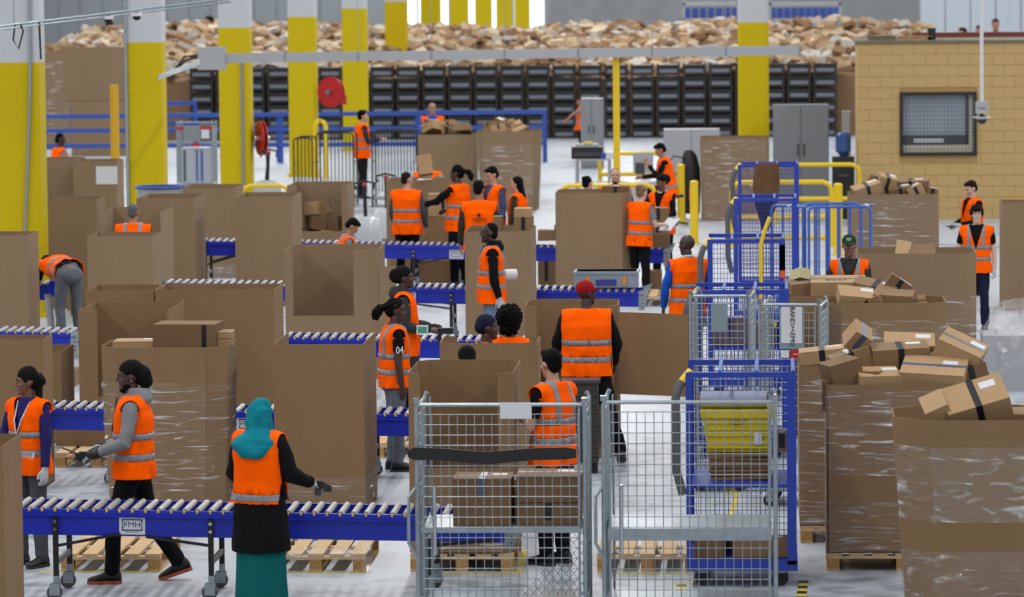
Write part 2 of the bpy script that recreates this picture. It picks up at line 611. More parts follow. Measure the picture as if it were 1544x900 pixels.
# ---- big cardboard containers
NBOX = 0
def outline(w, d, c):
    if c <= 0:
        return [(-w / 2, 0), (w / 2, 0), (w / 2, d), (-w / 2, d)]
    return [(-w / 2 + c, 0), (w / 2 - c, 0), (w / 2, c), (w / 2, d - c), (w / 2 - c, d), (-w / 2 + c, d), (-w / 2, d - c), (-w / 2, c)]
def container(label, xl, xr, yb, yt, d=1.2, c=0.0, taper=1.0, cut=None, wrap=(), pallet=False, rz=0.0, m=None, film=None, group='cardboard pallet containers', plabel=None, extra=(), w=None, bulge=0.0, skip=(), zoff=0.0):
    """open cardboard bin standing on a pallet. xl..xr front face, yb floor row, yt row of the front rim"""
    xc = (xl + xr) / 2
    P = G(xc, yb)
    w = w or (xr - xl) / S(xc, yb)
    h = HT(xc, yb, yt)
    z0 = .144 if pallet else .0
    if pallet:
        make_pallet(plabel or 'wooden pallet carrying ' + label, P, math.radians(rz), min(w * .98, 1.2) if w < 1.0 else 1.2 if w > 1.1 else w * .97, d * .98)
    t = thing('cardboard_container', label, 'container', P + V((0, 0, z0 + zoff)), math.radians(rz), group)
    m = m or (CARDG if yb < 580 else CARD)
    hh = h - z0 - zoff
    top = outline(w, d, c)
    bot = [((x) * taper, d / 2 + (y - d / 2) * taper) for x, y in top]
    n = len(top)
    th = .009
    cy = d / 2
    names4 = ['front_panel', 'side_panel', 'back_panel', 'side_panel']
    names8 = ['front_panel', 'corner_panel', 'side_panel', 'corner_panel', 'back_panel', 'corner_panel', 'side_panel', 'corner_panel']
    for i in range(n):
        j = (i + 1) % n
        nm = (names4 if n == 4 else names8)[i]
        def pt(q, k, inset):
            x, y = q[k]
            v = V((x, y - cy, 0))
            a = V((q[k][0], q[k][1] - cy, 0))
            # inset towards the centre
            f = 1 - inset / max(a.length, .1)
            return V((a.x * f, a.y * f + cy, 0))
        Z = V((0, 0, 1))
        if nm in skip:
            continue
        if i == 0 and cut:
            x0, x1, lip = cut
            mb = MB()
            fx0, fx1 = -w / 2 + (c or 0), w / 2 - (c or 0)
            mb.box(fx0, fx1, 0, th, 0, lip)
            if x0 > fx0 + .01:
                mb.box(fx0, x0, 0, th, lip, hh)
            if x1 < fx1 - .01:
                mb.box(x1, fx1, 0, th, lip, hh)
            mb.build(nm, [m], t)
            continue
        o0, o1, i0, i1 = pt(bot, i, 0), pt(bot, j, 0), pt(bot, i, th), pt(bot, j, th)
        O0, O1, I0, I1 = pt(top, i, 0), pt(top, j, 0), pt(top, i, th), pt(top, j, th)
        dz = hh
        mb = MB()
        nseg = 6
        rings = []
        for s_ in range(nseg + 1):
            f = s_ / nseg
            bu = bulge * math.sin(math.pi * f)
            nrm = V((o1.y - o0.y, -(o1.x - o0.x), 0)).normalized() * bu
            q = [o0.lerp(O0, f), o1.lerp(O1, f), i1.lerp(I1, f), i0.lerp(I0, f)]
            rings.append([p + nrm + Z * (dz * f) for p in q])
        mb.loft(rings)
        mb.build(nm, [m], t)
    for nm, p0, p1, za, zb in extra:
        a, b = V((*p0, 0)), V((*p1, 0))
        q = V((b.y - a.y, a.x - b.x, 0)).normalized() * th
        MB().poly([a + V((0, 0, za)), b + V((0, 0, za)), b + V((0, 0, zb)), a + V((0, 0, zb))], q).build(nm, m, t)
    bb = [V((x, y, .004)) for x, y in bot]
    MB().poly(bb, (0, 0, .008)).build('bottom_panel', m, t)
    for (za, zb) in wrap:
        rings = []
        ns = 10
        fr = []
        for s_ in range(ns + 1):
            zz = za + (zb - za) * s_ / ns
            f = max(0, min(1, zz / hh))
            q = [V((bot[k][0], bot[k][1], 0)).lerp(V((top[k][0], top[k][1], 0)), f) for k in range(n)]
            ring = []
            for k in range(n):
                a, b = q[k], q[(k + 1) % n]
                for u in range(3):
                    p = a.lerp(b, u / 3)
                    e = V((p.x, p.y - cy, 0))
                    e = e / max(e.length, .01)
                    off = .012 + bulge + .006 * noise.noise(V((p.x * 3, p.y * 3, zz * 9 + xl)))
                    ring.append(p + e * off + V((0, 0, zz)))
            rings.append(ring)
        MB().loft(rings, cap=False).build('stretch_film', film or FILM, t, smooth=False)
    return t, P, w, h
# ---- small parcels
PARM = {}
def parcel_mesh(kind):
    if kind in PARM:
        return PARM[kind]
    w_, d_, h_, m, tp, lab, ax = kind
    body = MB().box(-w_ / 2, w_ / 2, -d_ / 2, d_ / 2, 0, h_).mesh('body', m)
    tape = label = None
    e = .0015
    if tp:
        tw = .05
        if ax == 'x':
            tape = MB().box(-w_ / 2 - e, w_ / 2 + e, -tw / 2, tw / 2, h_ - .0, h_ + e).box(-w_ / 2 - e, -w_ / 2, -tw / 2, tw / 2, h_ * .35, h_).box(w_ / 2, w_ / 2 + e, -tw / 2, tw / 2, h_ * .35, h_).mesh('tape', tp)
        else:
            tape = MB().box(-tw / 2, tw / 2, -d_ / 2 - e, d_ / 2 + e, h_, h_ + e).box(-tw / 2, tw / 2, -d_ / 2 - e, -d_ / 2, h_ * .2, h_).box(-tw / 2, tw / 2, d_ / 2, d_ / 2 + e, h_ * .2, h_).mesh('tape', tp)
    if lab:
        lw, ld = min(.12, w_ * .35), min(.08, d_ * .5)
        label = MB().box(w_ * .12, w_ * .12 + lw, d_ * .08, d_ * .08 + ld, h_, h_ + e * 1.4).mesh('label', PAPER)
    PARM[kind] = (body, tape, label)
    return PARM[kind]
def parcel(loc, size, rot=(0, 0, 0), label='', m=None, tape=TAPE, lab=True, ax='y', group=None):
    o = thing('parcel', label, 'parcel', loc, 0, group)
    o.rotation_euler = [math.radians(a) for a in rot]
    b, t, l = parcel_mesh((round(size[0], 2), round(size[1], 2), round(size[2], 2), m or CARD3, tape, lab, ax))
    link('body', b, o)
    if t:
        link('tape', t, o)
    if l:
        link('label', l, o)
    return o
PN = 0
def fill(P, w, d, h, n, label, group, size=(.2, .42), spread=.85, z1=.18, seed=0, rz=0.0, cats=None):
    "random parcels heaped in a container's mouth: a loose layer at height h, up to z1 above it"
    rnd = random.Random(seed)
    M_ = Matrix.Rotation(rz, 3, 'Z')
    for i in range(n):
        sx, sy, sz = rnd.uniform(*size), rnd.uniform(size[0], size[1] * .8), rnd.uniform(.08, .2)
        x = rnd.uniform(-1, 1) * (w / 2 - sx * .55) * spread
        y = d / 2 + rnd.uniform(-1, 1) * (d / 2 - sy * .55) * spread
        c = 1 - (abs(x) / (w / 2)) ** 2
        z = h - .1 + z1 * c * rnd.uniform(.3, 1) - (.06 if i % 3 == 0 else 0)
        parcel(P + M_ @ V((x, y, z)), (sx, sy, sz), (rnd.uniform(-22, 22), rnd.uniform(-22, 22), rnd.uniform(0, 180)), label, rnd.choice((CARD, CARD3, CARD3, CARD2)), rnd.choice((TAPE, TAPE, TAPEB, None)), rnd.random() < .6, rnd.choice('xy'), group)
# ---- roller conveyors
def conveyor(label, xl, xr, yb, tl, tr, legs=(), logos=(), endR=False, endL=False, far_only=False, caster=True):
    """gravity roller conveyor. near frame runs xl..xr over floor row yb (at xl); tl,tr rows of the near frame's top edge"""
    P = G(xl, yb)
    # right end: same world Y
    d = CF + CR * ((xr - 772) / FPX)
    k = P.y
    lo, hi = 0, 60
    X1 = P.x
    for _ in range(60):
        mid = (lo + hi) / 2
        q = V((P.x + mid, P.y, .6)) - CP
        if q.dot(CR) / q.dot(CF) * FPX + 772 < xr:
            lo = mid
        else:
            hi = mid
    Ln = lo
    def zat(px, X, row):
        a = V((X, P.y, 0)) - CP
        kk = (450 - row) / FPX
        return (kk * a.dot(CF) - a.dot(CU)) / (CU.z - kk * CF.z)
    zl, zr = zat(xl, P.x, tl), zat(xr, P.x + Ln, tr)
    W = .6
    t = thing('roller_conveyor', label, 'conveyor', P, 0, 'blue roller conveyors')
    ang = math.atan2(zr - zl, Ln)
    Mt = T(0, 0, zl) @ Matrix.Rotation(-ang, 4, 'Y')
    fh = .2
    for nm, y0 in (('side_frame', 0), ('side_frame', W)):
        mb = MB()
        mb.box(0, Ln, y0 - .004, y0 + .004, -fh, 0)
        s_ = -1 if y0 == 0 else 1
        mb.box(0, Ln, min(y0, y0 + s_ * .028), max(y0, y0 + s_ * .028), -.05, -.044)
        mb.box(0, Ln, min(y0, y0 - s_ * .03), max(y0, y0 - s_ * .03), -.004, .0)
        mb.box(0, Ln, min(y0, y0 - s_ * .03), max(y0, y0 - s_ * .03), -fh, -fh + .005)
        mb.xf(Mt)
        mb.build(nm, BLUE, t)
    rm = MB().tube([(0, .022, 0), (0, W - .022, 0)], .0245, 10).mesh('roller', ROLL_M, True, True)
    pm = MB().tube([(0, -.012, 0), (0, .03, 0)], .008, 6).box(-.009, .009, -.005, .006, -.012, .01).mesh('axle_pin', YEL2, False, True)
    n = int(Ln / .1)
    for i in range(n):
        M_ = Mt @ T(.05 + i * .1, 0, -.006)
        r_ = link('roller', rm, t, M=M_)
        if yb > 500:
            link('axle_pin', pm, r_)
    lm = {}
    # cross members under the rollers
    x = .2
    while x < Ln:
        MB().box(x - .02, x + .02, .005, W - .005, -.16, -.12).xf(Mt).build('cross_member', BLUE, t)
        x += 1.2
    for lx_, dirn in legs:
        X = (lx_ - xl) / (xr - xl) * Ln
        zt = zl + (zr - zl) * X / Ln
        for y in (-.02, W + .02):
            lg = MB().box(X - .02, X + .02, y - .018, y + .018, .17, zt - .06).build('leg', BLACKM, t)
            for dz in (-.09, -.15):
                MB().tube([(X, y - .03, zt + dz), (X, y - .018, zt + dz)], .014, 8).build('bolt', CHROME, lg)
            MB().bar((X, y, .42), (X + dirn * .5, y, zt - .19), .03, .02).build('brace', BLACKM, t)
            cx = X + dirn * .02
            ca = MB()
            ca.box(X - .022, X + .022, y - .02, y + .02, .1, .19)
            ca.box(X - .05, X + .03, y - .035, y - .029, .04, .13)
            ca.box(X - .05, X + .03, y + .029, y + .035, .04, .13)
            co = ca.build('caster', STEEL, t)
            MB().tube([(X - .015, y - .024, .06), (X - .015, y + .024, .06)], .06, 16).build('wheel', RUBBER, co, True)
        MB().box(X - .015, X + .015, 0, W, .27, .31).build('leg_rail', MGREY, t)
    for lx_ in logos:
        X = (lx_ - xl) / (xr - xl) * Ln
        pl = MB().box(-.1, .1, -.006, 0, -.065, .065).xf(Mt @ T(X, -.005, -.12)).build('logo_plate', PAPER, t)
        fr = MB()
        for a in ((-.08, .08, .045, .053), (-.08, .08, -.035, -.027), (-.08, -.072, .018, .053), (.072, .08, .018, .053), (-.08, -.072, -.035, -.002), (.072, .08, -.035, -.002), (-.08, -.066, .006, .012), (.066, .08, .006, .012)):
            fr.box(a[0], a[1], -.009, -.006, a[2], a[3])
        fr.xf(Mt @ T(X, -.005, -.12)).build('logo_frame', NAVY, pl)
        text('lettering', 'FMH', .062, NAVY, pl, Mt @ T(X, -.012, -.111) @ FACE, sx=1.1)
        text('lettering', 'P R O V O S T', .016, NAVY, pl, Mt @ T(X, -.012, -.167) @ FACE)
    for flag, X, s_ in ((endR, Ln, 1), (endL, 0, -1)):
        if flag:
            for y in (-.012, W + .012):
                ep = MB().poly([(X - .04, y, -.24), (X + s_ * .03, y, -.24), (X + s_ * .06, y, -.15), (X + s_ * .04, y, -.1), (X + s_ * .09, y, .0), (X + s_ * .12, y, .06), (X + s_ * .05, y, .03), (X - .04, y, 0)], (0, .006, 0)).xf(Mt).build('end_plate', STEEL, t)
                hb = MB()
                for z in (-.05, -.1, -.15, -.2):
                    hb.tube([(X + s_ * .01, y - .008, z), (X + s_ * .01, y - .002, z)], .009, 8)
                hb.xf(Mt).build('bolt_hole', BLACKM, ep)
    return t, P, Ln, zl, zr
# ---- wire cages
def wire_panel(mb, o, ux, uz, w, h, nx, nz, r=.0032):
    o, ux, uz = V(o), V(ux), V(uz)
    for i in range(nx + 1):
        a = o + ux * (w * i / nx)
        mb.tube([a, a + uz * h], r, 4)
    for i in range(nz + 1):
        a = o + uz * (h * i / nz)
        mb.tube([a, a + ux * w], r, 4)
def grey_cage(label, xl, xr, yb, yt, d=.75, rz=0.0, shelf=None, nx=18, nz=19, zlow=.22, sheet=None, r=.0034, side_r=True, handles=True):
    xc = (xl + xr) / 2
    P = G(xc, yb)
    w = (xr - xl) / S(xc, yb)
    h = HT(xc, yb, yt)
    t = thing('wire_roll_cage', label, 'roll cage', P, math.radians(rz), 'grey wire roll cages')
    hw = w / 2
    for x in (-hw, hw):
        for y in (0, d):
            p = MB().tube([(x, y, .12), (x, y, h - .05), (x - math.copysign(.02, x), y, h - .012)], .0165, 10).tube([(x - math.copysign(.045, x), y, .14), (x - math.copysign(.04, x), y, h - .05)], .009, 8).build('post', STEEL, t, True)
            if y == 0:
                MB().tube([(x, y, h - .02), (x, y, h + .02)], .023, 10).build('post_cap', CHROME, p, True)
    MB().tube([(-hw, 0, h - .03), (hw, 0, h - .03)], .014, 8).build('top_rail', STEEL, t, True)
    for x in (-hw, hw):
        MB().tube([(x, 0, h - .05), (x, d, h - .05)], .012, 8).build('side_rail', STEEL, t, True)
    mb = MB()
    wire_panel(mb, (-hw + .05, -.004, zlow), (1, 0, 0), (0, 0, 1), w - .1, h - .1 - zlow, nx, nz, r)
    mb.build('front_mesh', WIRE, t)
    for x in ([-hw, hw] if side_r else [-hw]):
        mb = MB()
        wire_panel(mb, (x, .03, zlow), (0, 1, 0), (0, 0, 1), d - .06, h - .12 - zlow, 10, nz, r)
        mb.build('side_mesh', WIRE, t)
    MB().box(-hw, hw, 0, d, .14, .19).build('base', STEEL, t)
    for x in (-hw + .08, hw - .08):
        for y in (.08, d - .08):
            c = MB().box(x - .03, x + .03, y - .03, y + .03, .1, .14).box(x - .04, x + .02, y - .034, y - .028, .04, .11).box(x - .04, x + .02, y + .028, y + .034, .04, .11).build('caster', STEEL, t)
            MB().tube([(x - .01, y - .022, .055), (x - .01, y + .022, .055)], .055, 14).build('wheel', DRUB, c, True)
    if shelf:
        for za, zb in shelf:
            s_ = MB().box(-hw + .03, hw - .03, -.015, d, za, zb).build('shelf', STEEL, t)
    if handles:
        for x in (-hw - .01,):
            MB().tube([(x, -.02, h * .62), (x - .05, -.05, h * .58), (x - .05, -.05, h * .38), (x + .02, -.03, h * .3)], .014, 8).build('handle', STEEL, t, True)
        MB().tube([(-hw + .13, -.03, h * .63), (-hw + .13, -.03, h * .33)], .013, 8).build('latch_bar', CHROME, t, True)
    return t, P, w, h
def blue_cage(label, xl, xr, yb, yt, d=1.0, rz=0.0, hose=True, shelf=(), group='blue wire roll cages', solidR=True, strutc=3):
    xc = (xl + xr) / 2
    P = G(xc, yb)
    w = (xr - xl) / S(xc, yb)
    h = HT(xc, yb, yt)
    t = thing('blue_roll_cage', label, 'roll cage', P, math.radians(rz), group)
    hw = w / 2
    for x in (-hw, hw):
        for y in (0, d):
            MB().box(x - .022, x + .022, y - .022, y + .022, .18, h).build('post', BLUE2, t)
    MB().box(-hw, hw, -.02, .02, h - .04, h).build('top_rim', BLUE2, t)
    MB().box(-hw, hw, d - .02, d + .02, h - .04, h).build('top_rim', BLUE2, t)
    for i in range(strutc):
        x = -hw + w * (i + .5) / strutc if strutc > 1 else 0
        x = -hw + w * (.3 + .35 * i)
        MB().tube([(min(x, hw), 0, h), (min(x, hw), d, h)], .016, 6).build('strut', BLUE3, t, True)
    mb = MB()
    wire_panel(mb, (-hw, d, .26), (1, 0, 0), (0, 0, 1), w, h - .32, 22, 26, .0026)
    mb.build('back_mesh', BLUE2, t)
    mb = MB()
    wire_panel(mb, (-hw, 0, .26), (0, 1, 0), (0, 0, 1), d, h - .32, 20, 26, .0026)
    mb.build('side_mesh', BLUE2, t)
    if solidR:
        MB().box(hw - .005, hw + .005, 0, d, .2, h - .04).build('side_panel', BLUE2, t)
        MB().box(hw - .05, hw + .022, -.03, .03, .18, h).build('corner_post', BLUE2, t)
    b = MB().box(-hw - .02, hw + .03, -.03, d + .02, .13, .21).build('base', BLUE2, t)
    for x in (-hw + .1, hw - .1):
        for y in (.1, d - .1):
            c = MB().box(x - .035, x + .035, y - .035, y + .035, .1, .13).build('caster', STEEL, t)
            MB().tube([(x, y - .025, .06), (x, y + .025, .06)], .06, 14).build('wheel', DRUB, c, True)
    for z in shelf:
        MB().box(-hw + .02, hw - .02, .02, d - .02, z - .025, z).build('shelf', BLUE2, t)
    if hose:
        hp = MB().tube([(-hw, .05, h - .02), (-hw - .07, 0, h - .1), (-hw - .1, -.02, h - .2), (-hw - .1, -.02, h - .75), (-hw - .05, 0, h - .95)], .035, 10).build('padded_handle', RUBBER, t, True)
        MB().tube([(-hw + .02, .06, h), (-hw - .05, .01, h - .08)], .037, 10).build('yellow_sleeve', YEL2, hp, True)
    return t, P, w, h
# ================================================================== conveyors
conveyor('blue roller conveyor in the foreground with the logo plate, woman in teal hijab beside it', -60, 769, 904, 765, 779, ((87, 1), (321, -1), (650, 1)), (203,), endR=True)
conveyor('second blue roller conveyor from the front, behind the walking man', 60, 640, 730, 615, 626, ((170, 1), (560, -1)), (375,))
conveyor('short blue roller conveyor ending at the left behind the open bins', -60, 112, 584, 499, 502, ((60, -1),), (), endR=True)
conveyor('third blue roller conveyor from the front, behind the two women', 425, 800, 606, 509, 515, ((470, 1), (740, -1)), ())
conveyor('fourth blue roller conveyor, with the grey folding crate on it', 246, 968, 517, 427, 439, ((300, 1), (682, -1), (880, -1)), (617,), endR=True, endL=True)
conveyor('stub of blue roller conveyor beside the bending worker', -60, 74, 517, 426, 429, ((40, -1),), ())
conveyor('farthest blue roller conveyor, in front of the sorting group', 300, 1005, 443, 364, 376, ((311, 1), (625, 1), (925, -1)), (690,), endR=True)
# ================================================================== cardboard containers
C = {}
def cont(key, label, *a, **k):
    C[key] = container(label, *a, **k)
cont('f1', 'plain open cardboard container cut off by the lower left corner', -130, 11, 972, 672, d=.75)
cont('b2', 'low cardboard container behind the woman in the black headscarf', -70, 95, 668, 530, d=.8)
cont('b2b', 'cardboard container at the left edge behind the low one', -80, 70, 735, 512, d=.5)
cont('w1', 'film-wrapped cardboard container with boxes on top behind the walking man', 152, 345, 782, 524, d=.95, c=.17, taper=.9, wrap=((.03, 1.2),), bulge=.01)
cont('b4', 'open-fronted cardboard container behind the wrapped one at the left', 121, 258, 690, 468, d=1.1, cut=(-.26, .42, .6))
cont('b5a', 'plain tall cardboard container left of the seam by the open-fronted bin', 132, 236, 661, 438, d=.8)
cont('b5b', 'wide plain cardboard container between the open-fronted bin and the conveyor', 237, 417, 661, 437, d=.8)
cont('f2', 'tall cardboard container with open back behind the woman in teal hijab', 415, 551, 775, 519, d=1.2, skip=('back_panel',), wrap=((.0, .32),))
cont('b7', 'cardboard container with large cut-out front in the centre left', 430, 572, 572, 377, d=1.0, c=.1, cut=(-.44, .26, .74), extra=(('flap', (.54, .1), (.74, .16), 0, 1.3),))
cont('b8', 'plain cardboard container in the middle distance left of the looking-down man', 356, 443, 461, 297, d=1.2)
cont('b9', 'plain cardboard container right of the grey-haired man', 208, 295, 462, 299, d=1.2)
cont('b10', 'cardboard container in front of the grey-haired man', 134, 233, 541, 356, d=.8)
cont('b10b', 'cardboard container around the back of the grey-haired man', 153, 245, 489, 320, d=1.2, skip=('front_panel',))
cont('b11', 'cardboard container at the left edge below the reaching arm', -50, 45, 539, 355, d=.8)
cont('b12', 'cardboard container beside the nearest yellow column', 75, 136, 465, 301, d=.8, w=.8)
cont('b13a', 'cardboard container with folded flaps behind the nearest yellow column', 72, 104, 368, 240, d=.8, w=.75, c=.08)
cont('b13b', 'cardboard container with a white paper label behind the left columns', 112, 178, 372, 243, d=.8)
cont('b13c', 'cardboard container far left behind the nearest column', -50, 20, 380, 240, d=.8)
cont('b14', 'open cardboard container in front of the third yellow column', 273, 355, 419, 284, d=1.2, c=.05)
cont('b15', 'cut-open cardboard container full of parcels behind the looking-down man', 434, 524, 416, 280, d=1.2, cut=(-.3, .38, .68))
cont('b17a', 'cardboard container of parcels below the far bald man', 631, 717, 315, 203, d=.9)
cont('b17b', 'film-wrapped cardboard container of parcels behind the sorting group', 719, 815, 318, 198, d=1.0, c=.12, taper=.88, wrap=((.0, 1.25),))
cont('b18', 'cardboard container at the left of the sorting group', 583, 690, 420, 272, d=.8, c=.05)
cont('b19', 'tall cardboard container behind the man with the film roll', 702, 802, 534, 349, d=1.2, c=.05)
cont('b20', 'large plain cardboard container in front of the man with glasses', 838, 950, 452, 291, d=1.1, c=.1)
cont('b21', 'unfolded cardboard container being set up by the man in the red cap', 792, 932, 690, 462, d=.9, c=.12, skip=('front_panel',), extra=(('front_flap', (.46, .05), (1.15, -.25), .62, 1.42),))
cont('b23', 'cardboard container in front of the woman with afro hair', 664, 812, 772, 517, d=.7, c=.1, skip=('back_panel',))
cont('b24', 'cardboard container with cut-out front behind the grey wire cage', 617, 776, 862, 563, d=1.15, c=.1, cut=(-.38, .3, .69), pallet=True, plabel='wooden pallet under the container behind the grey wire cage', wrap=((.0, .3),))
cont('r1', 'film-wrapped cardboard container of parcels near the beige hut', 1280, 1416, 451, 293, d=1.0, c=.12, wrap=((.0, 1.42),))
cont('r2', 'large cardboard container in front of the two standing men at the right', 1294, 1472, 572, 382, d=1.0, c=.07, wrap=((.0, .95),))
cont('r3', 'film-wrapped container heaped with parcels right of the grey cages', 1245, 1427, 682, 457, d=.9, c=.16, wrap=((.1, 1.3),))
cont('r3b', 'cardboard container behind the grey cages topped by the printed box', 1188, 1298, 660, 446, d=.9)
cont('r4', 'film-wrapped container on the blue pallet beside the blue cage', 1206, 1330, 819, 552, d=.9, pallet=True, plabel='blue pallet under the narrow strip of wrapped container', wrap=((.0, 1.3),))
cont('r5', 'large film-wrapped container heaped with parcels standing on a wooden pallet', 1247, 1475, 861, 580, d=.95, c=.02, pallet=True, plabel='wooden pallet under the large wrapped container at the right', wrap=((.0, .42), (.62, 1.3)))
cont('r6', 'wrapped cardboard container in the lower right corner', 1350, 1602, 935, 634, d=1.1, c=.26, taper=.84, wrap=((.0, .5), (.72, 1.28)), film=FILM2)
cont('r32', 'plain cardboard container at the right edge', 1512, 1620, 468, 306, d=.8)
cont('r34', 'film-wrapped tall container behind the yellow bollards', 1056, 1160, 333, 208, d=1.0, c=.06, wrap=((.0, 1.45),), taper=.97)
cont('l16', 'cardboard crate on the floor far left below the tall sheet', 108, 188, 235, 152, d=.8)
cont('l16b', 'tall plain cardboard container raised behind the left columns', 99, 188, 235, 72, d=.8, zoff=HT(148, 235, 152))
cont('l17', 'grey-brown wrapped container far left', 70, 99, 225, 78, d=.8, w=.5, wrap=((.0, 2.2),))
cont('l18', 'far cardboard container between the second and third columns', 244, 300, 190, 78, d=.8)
MB().box(-.18, .18, -.004, 0, 0, .3).xf(T(.2, -.001, 1.05)).build('paper_label', PAPER, C['b13b'][0])
# ================================================================== loose pallets
WP1 = [('slatted wooden pallet under the front conveyor by the walking man', 92, 242, 862), ('wooden pallet with loose film under the front conveyor', 412, 540, 862), ('slatted wooden pallet seen through the right grey cage', 900, 1052, 862)]
for lb, a, b, y in WP1:
    g = G((a + b) / 2, y)
    make_pallet(lb, g, 0, .8, 1.2)
    if a == 412:
        fm = MB()
        n = 26
        rings = []
        for i in range(n + 1):
            x = -.45 + .9 * i / n
            rr = .05 + .025 * noise.noise(V((x * 6, 1, 2))) + (.07 if x > .36 else 0)
            rings.append([V((x, -.02 + math.cos(t) * rr * .7 + .03 * noise.noise(V((x * 9, t, 0))), .15 + (0 if x < .36 else -.03) + math.sin(t) * rr)) for t in [2 * math.pi * j / 10 for j in range(10)]])
        fm.loft(rings)
        o = tag(fm.build('film_bundle', FILM2, None), 'crumpled clear film gathered along the pallet edge', 'plastic film')
        o.location = g
for lb, x, y in (('wooden pallet below the second conveyor at the left', 145, 705), ('wooden pallet under the far conveyor by the black-trousered worker', 1003, 462), ('wooden pallet at the foot of the woman with the number on her sleeve', 625, 690)):
    make_pallet(lb, G(x, y), 0, .8, 1.2)
# ================================================================== grey wire cages in front
t, P, cw, ch = grey_cage('grey wire roll cage in front of the front conveyor, with black strap and boxes', 631, 884, 948, 604, nz=18, shelf=((.71, .745),))
cg1 = P
s1 = S(757, 948)
st = MB()
n = 14
for k, sg in ((0, 1),):
    rings = []
    for i in range(n + 1):
        x = -cw / 2 - .03 + (cw - .03) * i / n
        z = ch - .385 - .03 * math.exp(-((x + .1) / .25) ** 2)
        e = .045 if x < cw / 2 - .12 else .032
        rings.append([V((x, -.035, z - e)), V((x, -.02, z - e)), V((x, -.02, z + e)), V((x, -.035, z + e))])
    st.loft(rings)
st.tube([(-cw / 2 - .03, -.03, ch - .385), (-cw / 2 - .03, .03, ch - .385)], .04, 8)
st.build('strap', BLACK, t)
pp = MB().box(.0, .23, -.03, -.026, ch - .13, ch - .01).build('paper_sheet', PAPER, t)
# chain link netting hanging low at the right of the cage
nt_ = MB()
z_, x_ = .0, .0
for i in range(13):
    a = -.02 + i * .045
    for j in range(9):
        xx = .12 + .06 * i
        z0_ = .02 + .075 * j
        if xx + .02 * j * .0 > .62 or (j > 2 + i * .9):
            continue
        q = .015 * noise.noise(V((i, j, 0)))
        nt_.tube([(xx, .35 + q, z0_), (xx + .03, .36, z0_ + .0375), (xx, .35 - q, z0_ + .075)], .0022, 4)
        nt_.tube([(xx, .35 + q, z0_), (xx - .03, .36, z0_ + .0375), (xx, .35 - q, z0_ + .075)], .0022, 4)
no = tag(nt_.build('wire_netting', DGREY), 'dark diamond wire netting hanging low in the strapped grey cage', 'netting')
no.location = P
def on_shelf(P0, s, xc, x0, x1, y0, y1, zb, yy, dep, lb, **k):
    w_ = (x1 - x0) / s
    return parcel(P0 + V((((x0 + x1) / 2 - xc) / s, yy, zb)), (w_, dep, (y1 - y0) / s), (0, 0, 0), lb, **k)
zs = .748
on_shelf(P, s1, 757, 682, 770, 764, 798, zs, .35, .4, 'long brown box lowest left on the strapped cage shelf', m=CARD2, lab=False, tape=None)
on_shelf(P, s1, 757, 682, 770, 730, 764, zs + .17, .35, .4, 'brown box on top of the left pile in the strapped cage', m=CARD2, tape=TAPEB)
on_shelf(P, s1, 757, 694, 784, 705, 760, zs, .8, .3, 'box behind the left pile in the strapped cage', m=CARD, tape=TAPEB)
on_shelf(P, s1, 757, 778, 874, 764, 797, zs, .36, .4, 'brown box with black tape low right on the strapped cage shelf', m=CARD2, ax='y')
on_shelf(P, s1, 757, 778, 876, 722, 764, zs + .165, .36, .42, 'wide brown box on top of the right pile in the strapped cage', m=CARD2, tape=TAPEB, ax='x')
grey_cage('empty grey wire roll cage at the front right of centre', 912, 1170, 950, 600, nz=18, shelf=((.66, .75),))
# ================================================================== blue cages
t, P, cw, ch = blue_cage('nearest blue roll cage holding the yellow tote', 1040, 1197, 885, 561, d=1.0, shelf=(.8,))
s1 = S(1118, 885)
P_CAGE = P
YT = mat('yellow_tote_plastic', (232, 206, 20), .45)
tt = thing('tote_box', 'yellow plastic tote with ribbed sides in the nearest blue cage', 'tote', P + V((-.03, .3, 1.02)), 0)
tw, thh = .54, .33
MB().loft([[V((-tw / 2 + .03, 0.02, 0)), V((tw / 2 - .03, .02, 0)), V((tw / 2 - .03, .36, 0)), V((-tw / 2 + .03, .36, 0))], [V((-tw / 2, 0, thh - .06)), V((tw / 2, 0, thh - .06)), V((tw / 2, .38, thh - .06)), V((-tw / 2, .38, thh - .06))]]).build('body', YT, tt)
MB().box(-tw / 2 - .02, tw / 2 + .02, -.02, .4, thh - .06, thh).build('rim', YT, tt)
for i in range(5):
    MB().box(-tw / 2 + .03, tw / 2 - .03, -.006, .03, .03 + i * .048, .045 + i * .048).build('rib', YT, tt)
MB().box(.13, .19, -.012, -.004, .06, .16).build('paper_label', PAPER, tt)
text('lettering', 'amazon.fr', .035, INK, tt, T(.0, -.022, thh - .085) @ FACE)
sm_ = MB().tube([(-.05, -.024, thh - .105), (-.02, -.024, thh - .113), (.02, -.024, thh - .112), (.05, -.024, thh - .103)], .0025, 5).build('smile_mark', INK, tt)
for i in range(7):
    o = tag(MB().box(-.235 + random.uniform(-.01, .01), .235, 0, .45, 0, .024).build('cardboard_sheet', CARD2 if i % 2 else CARD), ['lowest', 'second lowest', 'third lowest', 'middle', 'third highest', 'second highest', 'topmost'][i] + ' of the flattened cardboard sheets under the yellow tote', 'cardboard sheet', 'flattened sheets under the yellow tote')
    o.location = P + V((-.01, .28, .805 + i * .03))
    o.rotation_euler = (0, math.radians(random.uniform(-1.2, 1.2)), 0)
